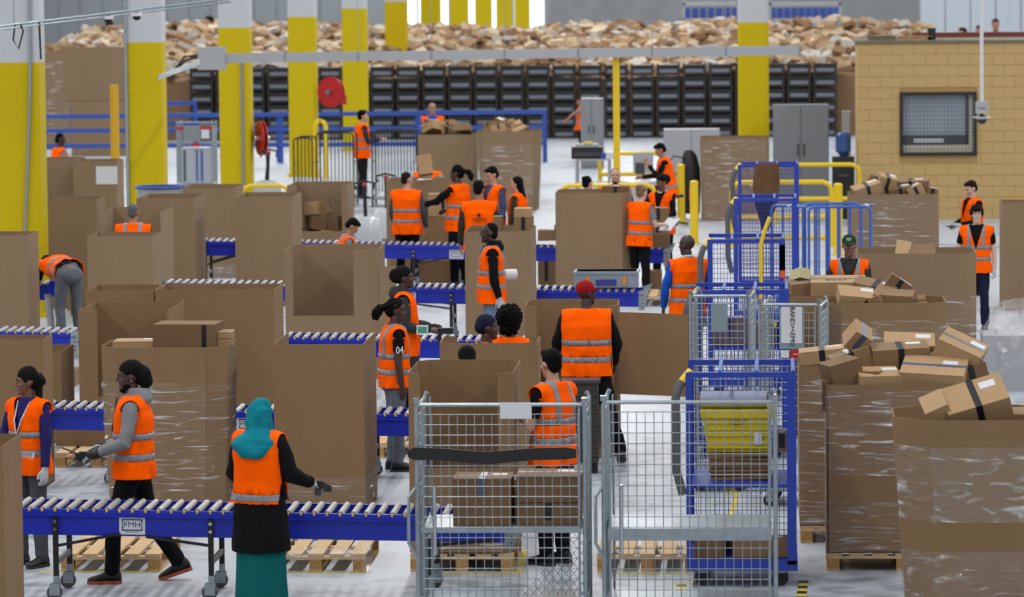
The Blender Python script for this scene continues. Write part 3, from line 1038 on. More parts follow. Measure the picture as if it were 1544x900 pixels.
for lb, x0, x1, y0, y1, m in (('dark brown box at the bottom left of the nearest blue cage', 1046, 1090, 815, 848, CARD2), ('brown box at the bottom right of the nearest blue cage', 1104, 1190, 825, 850, CARD), ('box lying on the lower box in the nearest blue cage', 1058, 1110, 812, 846, CARD2)):
    on_shelf(P, s1, 1118, x0, x1, y0, y1, .215, .3 if x0 != 1058 else .72, .35, lb, m=m, tape=None)
on_shelf(P, s1, 1118, 1166, 1192, 640, 668, 1.02, .5, .3, 'labelled box squeezed beside the yellow tote', m=CARD)
blue_cage('blue roll cage hidden behind the grey wire cages', 1052, 1187, 690, 437, d=.9)
t, P, cw, ch = blue_cage('blue roll cage in front row of three behind the bald man', 1071, 1182, 600, 361, d=.95, shelf=(.55,))
parcel(P + V((-.2, .4, .56)), (.42, .35, .3), (0, 0, 8), 'box on the low shelf of the middle blue cage', m=CARD2)
parcel(P + V((.2, .45, .56)), (.3, .35, .24), (0, 0, -8), 'smaller box on the low shelf of the middle blue cage', m=CARD2, tape=None)
MB().box(-.02, .04, -.03, -.026, -.28, 0).xf(T(cw / 2 - .02, 0, ch - .06)).build('paper_tag', PAPER, t)
MB().box(-.02, .04, -.032, -.027, -.36, -.28).xf(T(cw / 2 - .02, 0, ch - .06)).build('orange_tag', mat('orange_tag', (232, 90, 30), .6), t)
YH = MB().tube([(.26, -.05, ch + .25), (.2, -.06, ch + .1), (.16, -.06, ch - .05), (.16, -.06, ch - .7), (.22, -.05, ch - .85), (.32, -.05, ch - .95)], .022, 8).build('yellow_handle', YEL2, t, True)
blue_cage('blue roll cage with long hose handle behind the middle one', 1110, 1200, 500, 299, d=.9)
t, P, cw, ch = blue_cage('farthest blue roll cage with a brown jacket over its rim', 1116, 1203, 445, 248, d=.8)
jk = MB()
rings = []
for i in range(9):
    f = i / 8
    z = ch + .02 - f * .95
    hw_ = .16 + .03 * math.sin(f * 5) - .1 * max(0, f - .6) * 2
    cx_ = -.02 - .03 * f
    rings.append([V((cx_ + math.cos(a) * hw_, -.05 - .02 * f + math.sin(a) * (.05 + .02 * math.sin(a * 5 + f * 4)), z)) for a in [2 * math.pi * k / 16 for k in range(16)]])
jo = thing('jacket', 'brown and navy jacket hung over the farthest blue cage', 'jacket', P, 0)
jk.loft(rings[:5]).build('brown_shell', mat('brown_cloth', (112, 78, 50), .9, var=.2), jo, True)
MB().loft(rings[4:]).build('navy_lining', mat('navy_cloth', (40, 40, 58), .9), jo, True)
# blue tubular cage
def tube_frame(mb, x0, x1, y, z0, z1, r, nb, r2):
    c = .07
    mb.tube([(x0, y, z0), (x0, y, z1 - c), (x0 + c * .3, y, z1 - c * .3), (x0 + c, y, z1), (x1 - c, y, z1), (x1 - c * .3, y, z1 - c * .3), (x1, y, z1 - c), (x1, y, z0)], r, 8)
    for i in range(1, nb):
        x = x0 + (x1 - x0) * i / nb
        mb.tube([(x, y, z0 + .1), (x, y, z1)], r2, 6)
P = G(1240, 470)
t = thing('tubular_cage', 'blue tubular trolley cage with upright bars left of the wrapped container', 'roll cage', P, 0)
s1 = S(1240, 470)
h = HT(1240, 470, 312)
h2 = HT(1240, 470, 298)
for nm, a, b, y, hh, nb in (('end_frame', 1220, 1313, -.0, h, 6), ('back_frame', 1164, 1250, .75, h - .02, 5), ('side_frame', 1212, 1300, .75, h, 5)):
    mb = MB()
    tube_frame(mb, (a - 1240) / s1, (b - 1240) / s1, y, .16, hh, .02, nb, .013)
    mb.build(nm, BLUE3, t, True)
for a, b in ((1164, 1222), (1313, 1300)):
    MB().tube([((a - 1240) / s1 + .05, .75, h - .02), ((b - 1240) / s1 - .05, 0, h)], .018, 8).build('top_rail', BLUE3, t, True)
    MB().tube([((a + b) / 2 / s1 - 1240 / s1 + .03, .4, h - .005), ((a + b) / 2 / s1 - 1240 / s1 - .03, .34, h - .005)], .022, 8).build('tape_wrap', PAPER, t, True)
MB().box((1170 - 1240) / s1, (1310 - 1240) / s1, -.02, .8, .12, .18).build('base', BLUE3, t)
for x_ in (-.5, .5):
    for y_ in (.08, .7):
        MB().tube([(x_, y_ - .02, .06), (x_, y_ + .02, .06)], .06, 12).build('wheel', DRUB, t, True)
# ================================================================== grey cages further back
t, P, cw, ch = grey_cage('grey wire cage with a blank plate, left of the one with the sign', 1043, 1131, 742, 441, d=.8, nx=8, nz=24, handles=False, rz=-3, r=.004)
MB().box(-.08, .07, -.015, -.01, ch - .36, ch - .1).build('plate', mat('pale_blue_plate', (150, 172, 178), .4, .3), t)
t, P, cw, ch = grey_cage('grey wire cage with the white sign and red label', 1147, 1237, 765, 454, d=.7, nx=9, nz=22, handles=False, rz=-6, r=.004)
sg = MB().box(-.09, .13, -.02, -.012, ch - .42, ch - .06).build('sign_plate', mat('pale_blue_plate', (0, 0, 0)), t)
MB().box(-.075, .11, -.026, -.02, ch - .37, ch - .05).build('sign_paper', PAPER, sg)
text('lettering', 'BAND><EMU', .062, INK, sg, T(.025, -.03, ch - .22) @ FACE @ R(-90, 'Z'), sx=.95)
MB().box(.01, .13, -.024, -.012, ch - .5, ch - .435).build('red_label', RED, sg)
MB().box(-.08, -.005, -.024, -.012, ch - .5, ch - .435).build('white_label', PAPER, sg)
text('lettering', 'amazon', .025, PAPER, sg, T(.07, -.028, ch - .465) @ FACE)
# rolls of clear film in the cage
for i, z in enumerate((1.414, 1.414)):
    o = thing('film_roll', ('front' if i == 0 else 'rear') + ' shiny film roll lying high in the nearest blue cage', 'film roll', P_CAGE + V((-.02, .4 + .17 * i, z)), 0)
    MB().tube([(-.3, 0, 0), (.22, 0, 0)], .06, 16).build('film', mat('shiny_film', (190, 196, 220), .18, .5), o, True)
    MB().tube([(-.33, 0, 0), (.25, 0, 0)], .025, 10).build('core', CARD, o, True)
# ================================================================== guard rails, bollards
def hoop(label, x0, x1, yb, yt, mids=(), r=.04, m=None):
    xc = (x0 + x1) / 2
    P = G(xc, yb)
    s = S(xc, yb)
    w_ = (x1 - x0) / s / 2
    h_ = HT(xc, yb, yt) - r
    t = thing('guard_rail', label, 'guard rail', P, 0, 'yellow guard rails')
    c = .14
    pts = [(-w_, 0, 0), (-w_, 0, h_ - c), (-w_ + c * .3, 0, h_ - c * .3), (-w_ + c, 0, h_), (w_ - c, 0, h_), (w_ - c * .3, 0, h_ - c * .3), (w_, 0, h_ - c), (w_, 0, 0)]
    MB().tube(pts, r, 10).build('hoop', m or YEL2, t, True)
    for q in mids:
        z = HT(xc, yb, q)
        MB().tube([(-w_, 0, z), (w_, 0, z)], r * 1.1, 8).build('mid_rail', m or YEL2, t, True)
    for x in (-w_, w_):
        MB().box(x - .09, x + .09, -.09, .09, 0, .012).build('foot_plate', m or YEL2, t)
hoop('yellow guard rail hoop behind the man with glasses', 846, 988, 350, 276, (320,))
hoop('yellow guard rail hoop behind the blue cages', 1104, 1254, 372, 271, (327, 358))
hoop('farther yellow guard rail hoop beside the water cooler', 1168, 1296, 335, 245, (300,))
hoop('yellow guard rail at the workstation by the round table', 905, 1000, 310, 228, (262,))
hoop('low yellow guard rail right of the third column', 366, 436, 345, 277, (315,), .035)
hoop('yellow guard hoop around the far column foot', 476, 492, 268, 178, (), .05)
def bollard(label, x, yb, yt, r=.07):
    P = G(x, yb)
    h_ = HT(x, yb, yt)
    t = thing('bollard', label, 'bollard', P, 0, 'yellow bollards')
    MB().tube([(0, 0, 0), (0, 0, h_ - .06)], r, 16).build('post', YEL2, t, True)
    MB().tube([(0, 0, h_ - .06), (0, 0, h_ - .02), (0, 0, h_)], [r * 1.04, r * 1.0, r * .6], 16).build('cap', YEL2, t, True)
    MB().tube([(0, 0, 0), (0, 0, .015)], r * 1.7, 16).build('foot_plate', YEL2, t, True)
bollard('tall yellow bollard nearest the bald man in blue sleeves', 1047, 367, 272)
bollard('yellow bollard in front of the seated man', 1027, 335, 247)
bollard('yellow bollard beside the blue tubular cage', 1264, 385, 276)
def post(label, x, yb, yt, w_=.13, m=None):
    P = G(x, yb)
    h_ = HT(x, yb, yt)
    t = thing('steel_post', label, 'post', P, 0)
    k = w_ / 2
    MB().box(-k, k, -k, k, 0, h_).build('shaft', m or YDK, t)
    MB().box(-k * 2, k * 2, -k * 2, k * 2, 0, .015).build('foot_plate', m or YDK, t)
    MB().box(-k - .004, -k + .02, -k - .012, -k, 0, h_).build('edge_strip', m or YDK, t)
post('yellow square post standing in front of the nearest column', 42, 402, 161)
post('yellow square post left of the second column', 176, 345, 128)
post('yellow square post holding up the grey busbar', 931, 340, 84, .11, YEL2)
# ================================================================== overhead
def along(a, b, Y):
    return atY(a[0], a[1], Y), atY(b[0], b[1], Y)
Yb = G(931, 340).y - .14
a, b = along((320, 88), (1206, 75.5), Yb)
t = thing('busbar_duct', 'long pale grey busbar duct spanning the hall in front of the columns', 'busbar', (0, 0, 0), 0)
busbar = t
n = 8
for i in range(n):
    p, q = a.lerp(b, i / n), a.lerp(b, (i + 1) / n)
    d = (q - p).normalized() * .006
    seg = MB().bar(p + d, q - d, .1, .165).build('duct_segment', LGREY, t)
    MB().bar(q - d * 3, q + d * 3, .104, .17).build('joint_cover', MGREY, seg)
    if i < n - 1:
        MB().tube([q + V((0, 0, .08)), q + V((0, 0, 5))], .006, 5).build('hanger_rod', STEEL, t)
c = a - V((.0, 0, .0))
MB().box(c.x - .24, c.x + .24, c.y - .12, c.y + .12, c.z - .2, c.z + .2).build('feed_box', LGREY, t)
for i in range(4):
    MB().tube([(c.x - .24, c.y, c.z + .08 - i * .02), (c.x - .5, c.y + .05, c.z - .05 + .1 * math.sin(i)), (c.x - .75, c.y + .1, c.z - .25 - .03 * i)], .02, 6).build('cable', BLACK, t, True)
# wire cable tray, top left
t = thing('cable_tray', 'thin steel cable tray slanting across the upper left corner', 'cable tray', (0, 0, 0), 0)
Yt = G(38, 476).y - 3
pa, pb = atY(-40, 44, Yt), atY(345, -2, Yt + 4)
for dz, dy in ((0, 0), (-.045, .0), (0, .2), (-.045, .2)):
    MB().tube([pa + V((0, dy, dz)), pb + V((0, dy, dz))], .014, 6).build('rail', STEEL, t, True)
rm = MB()
for i in range(40):
    p = pa.lerp(pb, (i + .5) / 40)
    rm.tube([p + V((0, 0, 0)), p + V((0, 0, -.045)), p + V((0, .2, -.045)), p + V((0, .2, 0))], .006, 4)
rm.build('rungs', STEEL, t)
for i in (6, 20, 34):
    p = pa.lerp(pb, i / 40)
    MB().tube([p, p + V((0, .1, 4))], .006, 4).build('hanger_rod', STEEL, t)
MB().tube([pa.lerp(pb, .155), pa.lerp(pb, .16) + V((-.05, 0, -.2)), pa.lerp(pb, .165) + V((.0, 0, -.33)), pa.lerp(pb, .17) + V((.05, 0, -.1)), pa.lerp(pb, .175)], .012, 6).build('cable_loop', BLACK, t, True)
MB().tube([pa.lerp(pb, .245), pa.lerp(pb, .25) + V((0, -.03, -.5))], .014, 6).build('drop_cable', BLACK, t, True)
for lb, x in (('small dark dome camera under the cable tray, left one', 163), ('small dark dome camera under the cable tray, right one', 206)):
    p = atY(x, 29 - (x - 163) * .11, Yt + 2)
    o = thing('dome_camera', lb, 'camera', p, 0)
    MB().tube([(0, 0, .0), (0, 0, .045)], .075, 14).build('housing', WHITE, o, True)
    MB().ell((0, 0, -.0), (.06, .06, .06), 12, 8).build('dome', BLACK, o, True)
p0, p1 = atY(238, 120, Yt + 9), atY(300, 97, Yt + 14)
o = busbar
for k in range(3):
    MB().tube([p0 + V((0, .05 * k, .03 * k)), p1 + V((0, .05 * k, .03 * k))], .013, 6).build('conduit', STEEL, o, True)
# ceiling drop pole with camera
Yc = G(1480, 360).y
p = atY(1480.5, 162, Yc)
t = thing('surveillance_camera', 'dome camera with junction box on a white ceiling drop pole', 'camera', p, 0)
MB().tube([(0, 0, .1), (-.02, 0, 6)], .03, 12).build('drop_pole', WHITE, t, True)
MB().box(-.105, .105, -.06, .06, -.1, .1).build('junction_box', LGREY, t)
text('lettering', 'Cour', .06, INK, t, T(0, -.063, -.01) @ FACE)
MB().tube([(0, 0, -.15), (0, 0, -.1)], .03, 10).build('neck', DGREY, t, True)
MB().tube([(0, 0, -.17), (0, 0, -.155)], .15, 20).build('shade', WHITE, t, True)
MB().tube([(0, 0, -.2), (0, 0, -.17)], .1, 18).build('housing', LGREY, t, True)
MB().ell((0, 0, -.2), (.085, .085, .085), 16, 10).build('dome', mat('smoked_dome', (30, 31, 36), .1), t, True)
# ================================================================== people
SK = {'dark': mat('skin_dark', (78, 50, 38), .5), 'deep': mat('skin_deep', (56, 36, 29), .5), 'brown': mat('skin_brown', (128, 84, 62), .5), 'light': mat('skin_light', (208, 160, 134), .5), 'pale': mat('skin_pale', (222, 184, 164), .5), 'tan': mat('skin_tan', (176, 124, 96), .5)}
VEST = mat('orange_vest_fabric', (255, 92, 0), .8, spec=.05)
BAND = mat('reflective_grey_band', (138, 140, 148), .45)
GLOVE = mat('pale_glove', (196, 198, 204), .8)
HAIRK = mat('hair_black', (11, 10, 10), .8, spec=.12, bump=.5, bscale=120)
HAIRB = mat('hair_brown', (34, 25, 19), .8, spec=.15, bump=.5, bscale=120)
HAIRG = mat('hair_grey', (92, 90, 88), .6, bump=.5, bscale=120)
HAIRL = mat('hair_fair', (128, 98, 66), .6)
EYEW = mat('eye_white', (150, 144, 138), .5, spec=.1)
EYEK = mat('eye_dark', (24, 18, 16), .2)
LIPS = {'dark': mat('lips_dark', (104, 62, 54), .5), 'light': mat('lips_light', (186, 118, 104), .5)}
def cloth(name, rgb, rough=.9, var=.0, **k):
    return mat('cloth_' + name, rgb, rough, var=var, spec=.15, **k)
K_BLACK = cloth('black', (18, 18, 20))
K_CHAR = cloth('charcoal', (58, 59, 63))
K_GREY = cloth('grey_marl', (138, 140, 144), var=.08, vscale=60)
K_DGREY = cloth('dark_grey', (82, 84, 90))
K_NAVY = cloth('navy', (32, 34, 62))
K_INDIGO = cloth('indigo', (46, 40, 104))
K_JEAN = cloth('denim', (116, 138, 164), var=.15, vscale=30)
K_GJEAN = cloth('grey_denim', (112, 118, 128), var=.12, vscale=30)
K_BLUE = cloth('royal_blue', (28, 88, 196))
K_TEAL = cloth('teal', (14, 132, 148), var=.08, vscale=8)
K_DTEAL = cloth('deep_teal', (14, 104, 106), var=.08, vscale=8)
K_WHITE = cloth('white', (214, 214, 216))
K_OLIVE = cloth('olive', (58, 56, 44))
K_PLAID = cloth('blue_check', (74, 82, 116), var=.25, vscale=50)
def xfm(M, p):
    return M @ V(p)
def limb(mb, pts, rad, n=12):
    "tapered limb with rounded ends"
    pts = [V(p) for p in pts]
    d0 = (pts[0] - pts[1]).normalized() * rad[0] * .6
    d1 = (pts[-1] - pts[-2]).normalized() * rad[-1] * .6
    mb.tube([pts[0] + d0] + pts + [pts[-1] + d1], [rad[0] * .6] + list(rad) + [rad[-1] * .6], n)
def ering(z, rx, ry, y=0.0, n=20, x=0.0, p=2.4):
    out = []
    for i in range(n):
        a = 2 * math.pi * i / n
        c, s = math.cos(a), math.sin(a)
        q = (abs(c) ** p + abs(s) ** p) ** (-1 / p)
        out.append(V((x + c * q * rx, y + s * q * ry, z)))
    return out
def hand(mb, wr, d, wdir, k=1.0, g=0.0, curl=.5, side=1):
    "palm and five fingers from the wrist point along d; wdir = thumb side"
    d = V(d).normalized()
    wd = V(wdir)
    wd = (wd - d * wd.dot(d)).normalized()
    nr = d.cross(wd) * side
    def pt(a, b, c):
        return wr + (d * a + wd * b + nr * c) * k
    rings = []
    for a, b, c in ((-.015, .026, .02), (.02, .034, .018), (.06, .041, .017), (.09, .039, .013)):
        rings.append([pt(a, math.cos(t) * (b + g), math.sin(t) * (c + g)) for t in [2 * math.pi * i / 12 for i in range(12)]])
    mb.loft(rings)
    for i, (b, ln) in enumerate(((.031, .068), (.0105, .078), (-.0105, .072), (-.031, .056))):
        p = pt(.08, b, 0)
        pts, rr = [p], [.0095 * k + g]
        ang = 0
        for s_ in range(3):
            ang += curl * (.55 if s_ == 0 else .7)
            p = p + (d * math.cos(ang) + nr * math.sin(ang) * -1) * ln * k * (.42, .32, .26)[s_]
            pts.append(p)
            rr.append((.009, .0082, .007)[s_] * k + g)
        limb(mb, pts, rr, 8)
    t0 = pt(.02, .03, -.004)
    t1 = pt(.052, .055, -.016)
    t2 = pt(.088, .057, -.03)
    limb(mb, [t0, t1, t2], [.013 * k + g, .011 * k + g, .0085 * k + g], 8)
def shoe(side_x, ankle, fwd, k, t, m, sole_m, tilt=0.0):
    mb = MB()
    f = V((fwd.x, fwd.y, 0)).normalized()
    r_ = V((f.y, -f.x, 0))
    tl = Matrix.Rotation(tilt, 3, r_)
    def pt(a, b, c):
        return ankle + tl @ ((f * a + r_ * b) * k + V((0, 0, (c - .085) * k)))
    rings = []
    for a, hw, z0, z1 in ((-.075, .028, .02, .07), (-.06, .036, .018, .11), (-.02, .04, .018, .125), (.03, .042, .018, .105), (.08, .046, .018, .08), (.13, .046, .018, .065), (.17, .036, .02, .052), (.19, .018, .024, .04)):
        rings.append([pt(a, math.cos(u) * hw, (z0 + z1) / 2 + math.sin(u) * (z1 - z0) / 2) for u in [2 * math.pi * i / 12 for i in range(12)]])
    o = mb.loft(rings).build('shoe', m, t, True)
    rings = []
    for a, hw in ((-.078, .026), (-.06, .038), (0, .041), (.08, .048), (.14, .047), (.18, .032), (.193, .014)):
        rings.append([pt(a, -hw, 0), pt(a, hw, 0), pt(a, hw, .026), pt(a, -hw, .026)])
    MB().loft(rings).build('sole', sole_m, o)
HEADS = {}
def head_shape(mb, M, k):
    e = lambda c, r, nu=14, nv=10: mb.ell((0, 0, 0), (1, 1, 1), nu, nv, 0, M @ T(*[q * k for q in c]) @ Matrix.Diagonal((r[0] * k, r[1] * k, r[2] * k, 1)))
    e((0, -.012, .03), (.074, .094, .09), 18, 12)
    rings = []
    for z, rx, y0, y1 in ((.05, .066, -.05, .078), (.02, .066, -.05, .08), (-.02, .063, -.045, .083), (-.055, .056, -.035, .084), (-.085, .046, -.01, .085), (-.108, .03, .03, .082), (-.116, .015, .05, .074)):
        rings.append([M @ V((p.x * k, p.y * k, p.z * k)) for p in ering(z, rx, (y1 - y0) / 2, (y0 + y1) / 2, 16)])
    mb.loft(rings)
    e((0, .088, .012), (.009, .012, .02))
    e((0, .1, -.016), (.013, .016, .018))
    e((.012, .09, -.026), (.01, .012, .009))
    e((-.012, .09, -.026), (.01, .012, .009))
    e((0, .074, .026), (.052, .014, .01))
    e((0, .082, -.058), (.022, .013, .008))
    e((0, .08, -.07), (.02, .013, .008))
    e((0, .074, -.1), (.02, .018, .015))
    for s_ in (-1, 1):
        e((s_ * .036, .058, -.024), (.026, .026, .022))
        e((s_ * .073, -.012, -.008), (.01, .02, .03))
def person(label, x, yf, yt, face, skin='dark', H=None, la=None, ra=None, legs=None, lean=0.0, twist=0.0, head=(0, 0), hair='short', hc=None, top=None, sleeve='long', trou=None, vest=True, vert=False, bands=2, shoe_m=None, sole_m=None, gloves=False, fat=1.0, vox=.010, faced=False, female=False, bulk=0.0, hood=None, skirt=None, extra=None, z0=0.0, beard=None, P=None, collar=None, curl=(.6, .6), lapel=False, hemz=.80, sleeve_len=None):
    """face: heading in degrees, 0 = away from the camera, 90 = towards the left, -90 = towards the right, 180 = to the camera"""
    if P is None:
        P = G(x, yf)
    if H is None:
        H = HT(x, yf, yt) - (.02 if hair != 'afro' else .09)
    k = H / 1.75
    t = thing('person', label, 'person', P + V((0, 0, z0)), math.radians(face))
    legs = legs or (((-.04, .02, -1), (-.02, -.03, -1)), ((.04, .02, -1), (.02, -.03, -1)))
    la = la or ((-.22, .02, -1), (-.02, .28, -1))
    ra = ra or ((.22, .02, -1), (.02, .28, -1))
    top = top or K_BLACK
    trou = trou or K_BLACK
    lipc = LIPS['dark' if skin in ('dark', 'deep', 'brown') else 'light']
    hc = hc or HAIRK
    skm = SK[skin]
    sw = (.165 if female else .185) * k
    # ---- legs
    hipz = .92 * k
    feet = []
    LP = []
    for sx, (th, sh) in zip((-1, 1), legs):
        hp = V((sx * .09 * k, 0, 0))
        kn = hp + V(th).normalized() * .43 * k
        an = kn + V(sh).normalized() * .415 * k
        LP.append((hp, kn, an))
    drop = -min(q[2].z for q in LP) + .085 * k
    LP = [[p + V((0, 0, drop)) for p in q] for q in LP]
    pel = V((0, 0, drop + .03 * k))
    dz = pel.z - .95 * k
    TT = T(*pel) @ Matrix.Rotation(-math.radians(lean), 4, 'X') @ Matrix.Rotation(math.radians(twist), 4, 'Z') @ T(0, 0, -.95 * k)
    def up(p):
        return TT @ (V(p) * k)
    fx = fat
    body = MB()
    TR = ((.86, .09, .065, 0), (.93, .125, .085, 0), (1.02, .145, .1, 0), (1.12, .135, .095, 0), (1.24, .15, .105, 0), (1.34, .165, .105, 0), (1.41, .15, .085, 0), (1.455, .09, .065, -.005), (1.49, .055, .055, 0))
    body.loft([[up(p) for p in ering(z, rx * fx, ry * fx, y)] for z, rx, ry, y in TR])
    limb(body, [up((0, -.005, 1.44)), up((0, .012, 1.56))], [.056 * k, .052 * k])
    HM = TT @ T(0, .022 * k, 1.628 * k) @ Matrix.Rotation(math.radians(head[0]), 4, 'Z') @ Matrix.Rotation(-math.radians(head[1]), 4, 'X')
    hk = k * .98 if H > 1.5 else k * 1.02
    head_shape(body, HM, hk)
    for hp, kn, an in LP:
        limb(body, [hp, kn, an], [.082 * k * fx, .052 * k, .036 * k])
    arms = []
    for sx, (ua, fa), cu in zip((-1, 1), (la, ra), curl):
        shd = up((sx * sw / k, 0, 1.405))
        rot = TT.to_3x3()
        el = shd + rot @ V(ua).normalized() * .285 * k
        wr = el + rot @ V(fa).normalized() * .245 * k
        dirn = (wr - el).normalized()
        th_ = rot @ V((0, 1, .15))
        if abs(dirn.dot(th_.normalized())) > .75:
            th_ = rot @ V((-sx, 0, .9))
        arms.append((shd, el, wr, dirn, th_, sx, cu))
        limb(body, [up((sx * .1, 0, 1.4)), shd, shd.lerp(el, .5), el, wr], [.05 * k, .052 * k, .046 * k, .04 * k, .029 * k])
        hand(body, wr + dirn * .015 * k, dirn, th_, k, 0, cu, sx)
    solid('body', body, vox * .8 if faced else vox, skm, t, 1, .5)
    # ---- face
    if faced:
        for s_ in (-1, 1):
            eb = MB().ell((0, 0, 0), (1, 1, 1), 10, 8, 0, HM @ T(s_ * .029 * hk, .0765 * hk, .005 * hk) @ Matrix.Diagonal((.0125 * hk, .007 * hk, .0052 * hk, 1)))
            eo = eb.build('eye', EYEW, t, True)
            MB().ell((0, 0, 0), (1, 1, 1), 8, 6, 0, HM @ T(s_ * .029 * hk, .0815 * hk, .005 * hk) @ Matrix.Diagonal((.0068 * hk, .003 * hk, .0052 * hk, 1))).build('iris', EYEK, eo, True)
            MB().tube([HM @ V((s_ * .012 * hk, .092 * hk, .027 * hk)), HM @ V((s_ * .03 * hk, .0895 * hk, .032 * hk)), HM @ V((s_ * .047 * hk, .08 * hk, .027 * hk))], .004 * hk, 6).build('eyebrow', HAIRK if hc != HAIRG else HAIRG, t, True)
        MB().ell((0, 0, 0), (1, 1, 1), 10, 6, 0, HM @ T(0, .0905 * hk, -.058 * hk) @ Matrix.Diagonal((.02 * hk, .006 * hk, .0048 * hk, 1))).ell((0, 0, 0), (1, 1, 1), 10, 6, 0, HM @ T(0, .0885 * hk, -.069 * hk) @ Matrix.Diagonal((.018 * hk, .006 * hk, .005 * hk, 1))).build('lips', lipc, t, True)
    hv = max(vox * .9, .008)
    def he(mb, c, r, rot=None):
        M_ = HM @ T(*[q * hk for q in c])
        if rot is not None:
            M_ = M_ @ rot
        mb.ell((0, 0, 0), (1, 1, 1), 18, 12, 0, M_ @ Matrix.Diagonal((r[0] * hk, r[1] * hk, r[2] * hk, 1)))
    if beard:
        mb = MB()
        he(mb, (0, .058, -.102), (.034, .036, .03))
        for s_ in (-1, 1):
            he(mb, (s_ * .042, .03, -.075), (.018, .04, .03))
        he(mb, (0, .086, -.046), (.026, .01, .005))
        solid('beard', mb, hv, beard, t, 1)
    # ---- hair / headwear
    hm = MB()
    dsp = None
    nm = 'hair'
    if hair in ('short', 'pony', 'bun', 'long', 'curly', 'crew'):
        g = {'crew': -.006, 'curly': .014}.get(hair, 0)
        he(hm, (0, -.024, .042), (.08 + g, .096 + g, .09 + g))
        he(hm, (0, -.06, -.01), (.066 + g, .055 + g, .07))
        if hair in ('short', 'curly'):
            he(hm, (0, .03, .095), (.06 + g, .055 + g, .032 + g))
        if hair == 'curly':
            dsp = (38, .03)
        if hair == 'pony':
            he(hm, (0, -.13, .02), (.03, .04, .03))
            hm.tube([HM @ V(q) * 1 for q in [(0, -.13 * hk, .02 * hk), (0, -.19 * hk, -.0 * hk), (0, -.215 * hk, -.07 * hk), (0, -.21 * hk, -.13 * hk)]], [.03 * hk, .045 * hk, .045 * hk, .02 * hk], 10)
            dsp = (40, .012)
        if hair == 'bun':
            he(hm, (0, -.1, .085), (.045, .045, .04))
        if hair == 'long':
            rings = []
            for z, rx, ry, y in ((.06, .085, .08, -.03), (-.02, .088, .07, -.045), (-.1, .085, .05, -.065), (-.2, .075, .04, -.085), (-.3, .05, .03, -.095)):
                rings.append([HM @ (p * hk) for p in ering(z, rx, ry, y, 16)])
            hm.loft(rings)
    elif hair == 'afro':
        he(hm, (0, -.035, .045), (.128, .13, .128))
        he(hm, (0, -.05, -.06), (.1, .09, .07))
        dsp = (55, .03)
    elif hair == 'tied':        # cornrows pulled into a bushy pony tail
        he(hm, (0, -.024, .042), (.08, .096, .088))
        he(hm, (0, -.06, -.01), (.064, .05, .065))
        hm.tube([HM @ V(q) for q in [(0, -.11 * hk, .03 * hk), (0, -.16 * hk, .0 * hk), (0, -.2 * hk, -.05 * hk), (0, -.21 * hk, -.12 * hk)]], [.025 * hk, .05 * hk, .058 * hk, .03 * hk], 10)
        dsp = (36, .016)
    elif hair == 'scarf':       # black cloth knotted behind with hanging tails
        nm = 'headscarf'
        he(hm, (0, -.02, .05), (.084, .1, .088))
        he(hm, (0, -.065, -.005), (.066, .055, .07))
        he(hm, (-.02, -.13, .0), (.055, .04, .05))
        he(hm, (.03, -.12, .03), (.05, .035, .035))
        rings = []
        for z, rx, ry, y in ((.0, .05, .03, -.11), (-.08, .055, .035, -.1), (-.18, .062, .03, -.1), (-.28, .06, .028, -.1), (-.38, .045, .02, -.1)):
            rings.append([HM @ (p * hk) for p in ering(z, rx, ry, y, 16)])
        hm.loft(rings)
        dsp = (14, .012)
    elif hair == 'durag':
        nm = 'headwrap'
        he(hm, (0, -.02, .048), (.083, .1, .086))
        he(hm, (0, -.1, -.005), (.074, .075, .085))
        he(hm, (0, -.12, -.05), (.066, .06, .065))
    elif hair in ('wrap', 'beanie'):
        nm = 'headwrap' if hair == 'wrap' else 'beanie'
        he(hm, (0, -.022, .05), (.084, .101, .088))
        he(hm, (0, -.07, .01), (.07, .065, .07))
        if hair == 'wrap':
            he(hm, (0, -.1, .03), (.07, .07, .08))
    elif hair == 'hijab':
        nm = 'hijab'
        he(hm, (0, -.01, .03), (.097, .115, .11))
        rings = []
        for z, rx, ry, y in ((.05, .1, .11, -.01), (-.04, .1, .11, -.01), (-.12, .112, .118, -.01), (-.17, .15, .14, -.015), (-.22, .2, .18, -.02), (-.28, .205, .195, -.03), (-.33, .16, .18, -.045), (-.37, .09, .12, -.08)):
            rings.append([HM @ (p * hk) for p in ering(z, rx, ry, y, 24)])
        hm.loft(rings)
        dsp = (12, .022)
    elif hair == 'cap':
        nm = 'cap'
        he(hm, (0, -.014, .05), (.083, .1, .082))
        hm.loft([[HM @ (V((px * hk, py * hk, (.035 - .18 * (py - .07) + dz_) * hk))) for px, py in ((-.07, .06), (.07, .06), (.055, .14), (.025, .17), (-.025, .17), (-.055, .14))] for dz_ in (0, .012)])
    if hair not in ('bald', None):
        solid(nm, hm, hv, hc, t, 2, .6, disp=dsp)
    # ---- top
    b_ = .012 + bulk
    tp = MB()
    tp.loft([[up(p) for p in ering(z, rx * fx + b_, ry * fx + b_, y)] for z, rx, ry, y in ((hemz + .02, .165, .115, 0),) + TR[1:7] + ((1.455, .1, .07, -.005), (1.485, .062, .062, 0))])
    for shd, el, wr, dirn, th_, sx, cu in arms:
        if sleeve == 'none':
            continue
        r0 = up((sx * .1, 0, 1.4))
        if sleeve == 'short':
            limb(tp, [r0, shd, shd.lerp(el, .62)], [.06 * k, .062 * k + bulk, .058 * k + bulk])
        else:
            limb(tp, [r0, shd, shd.lerp(el, .5), el, wr.lerp(el, .04)], [.06 * k, .064 * k + bulk, .057 * k + bulk, .052 * k + bulk, .038 * k + bulk * .6])
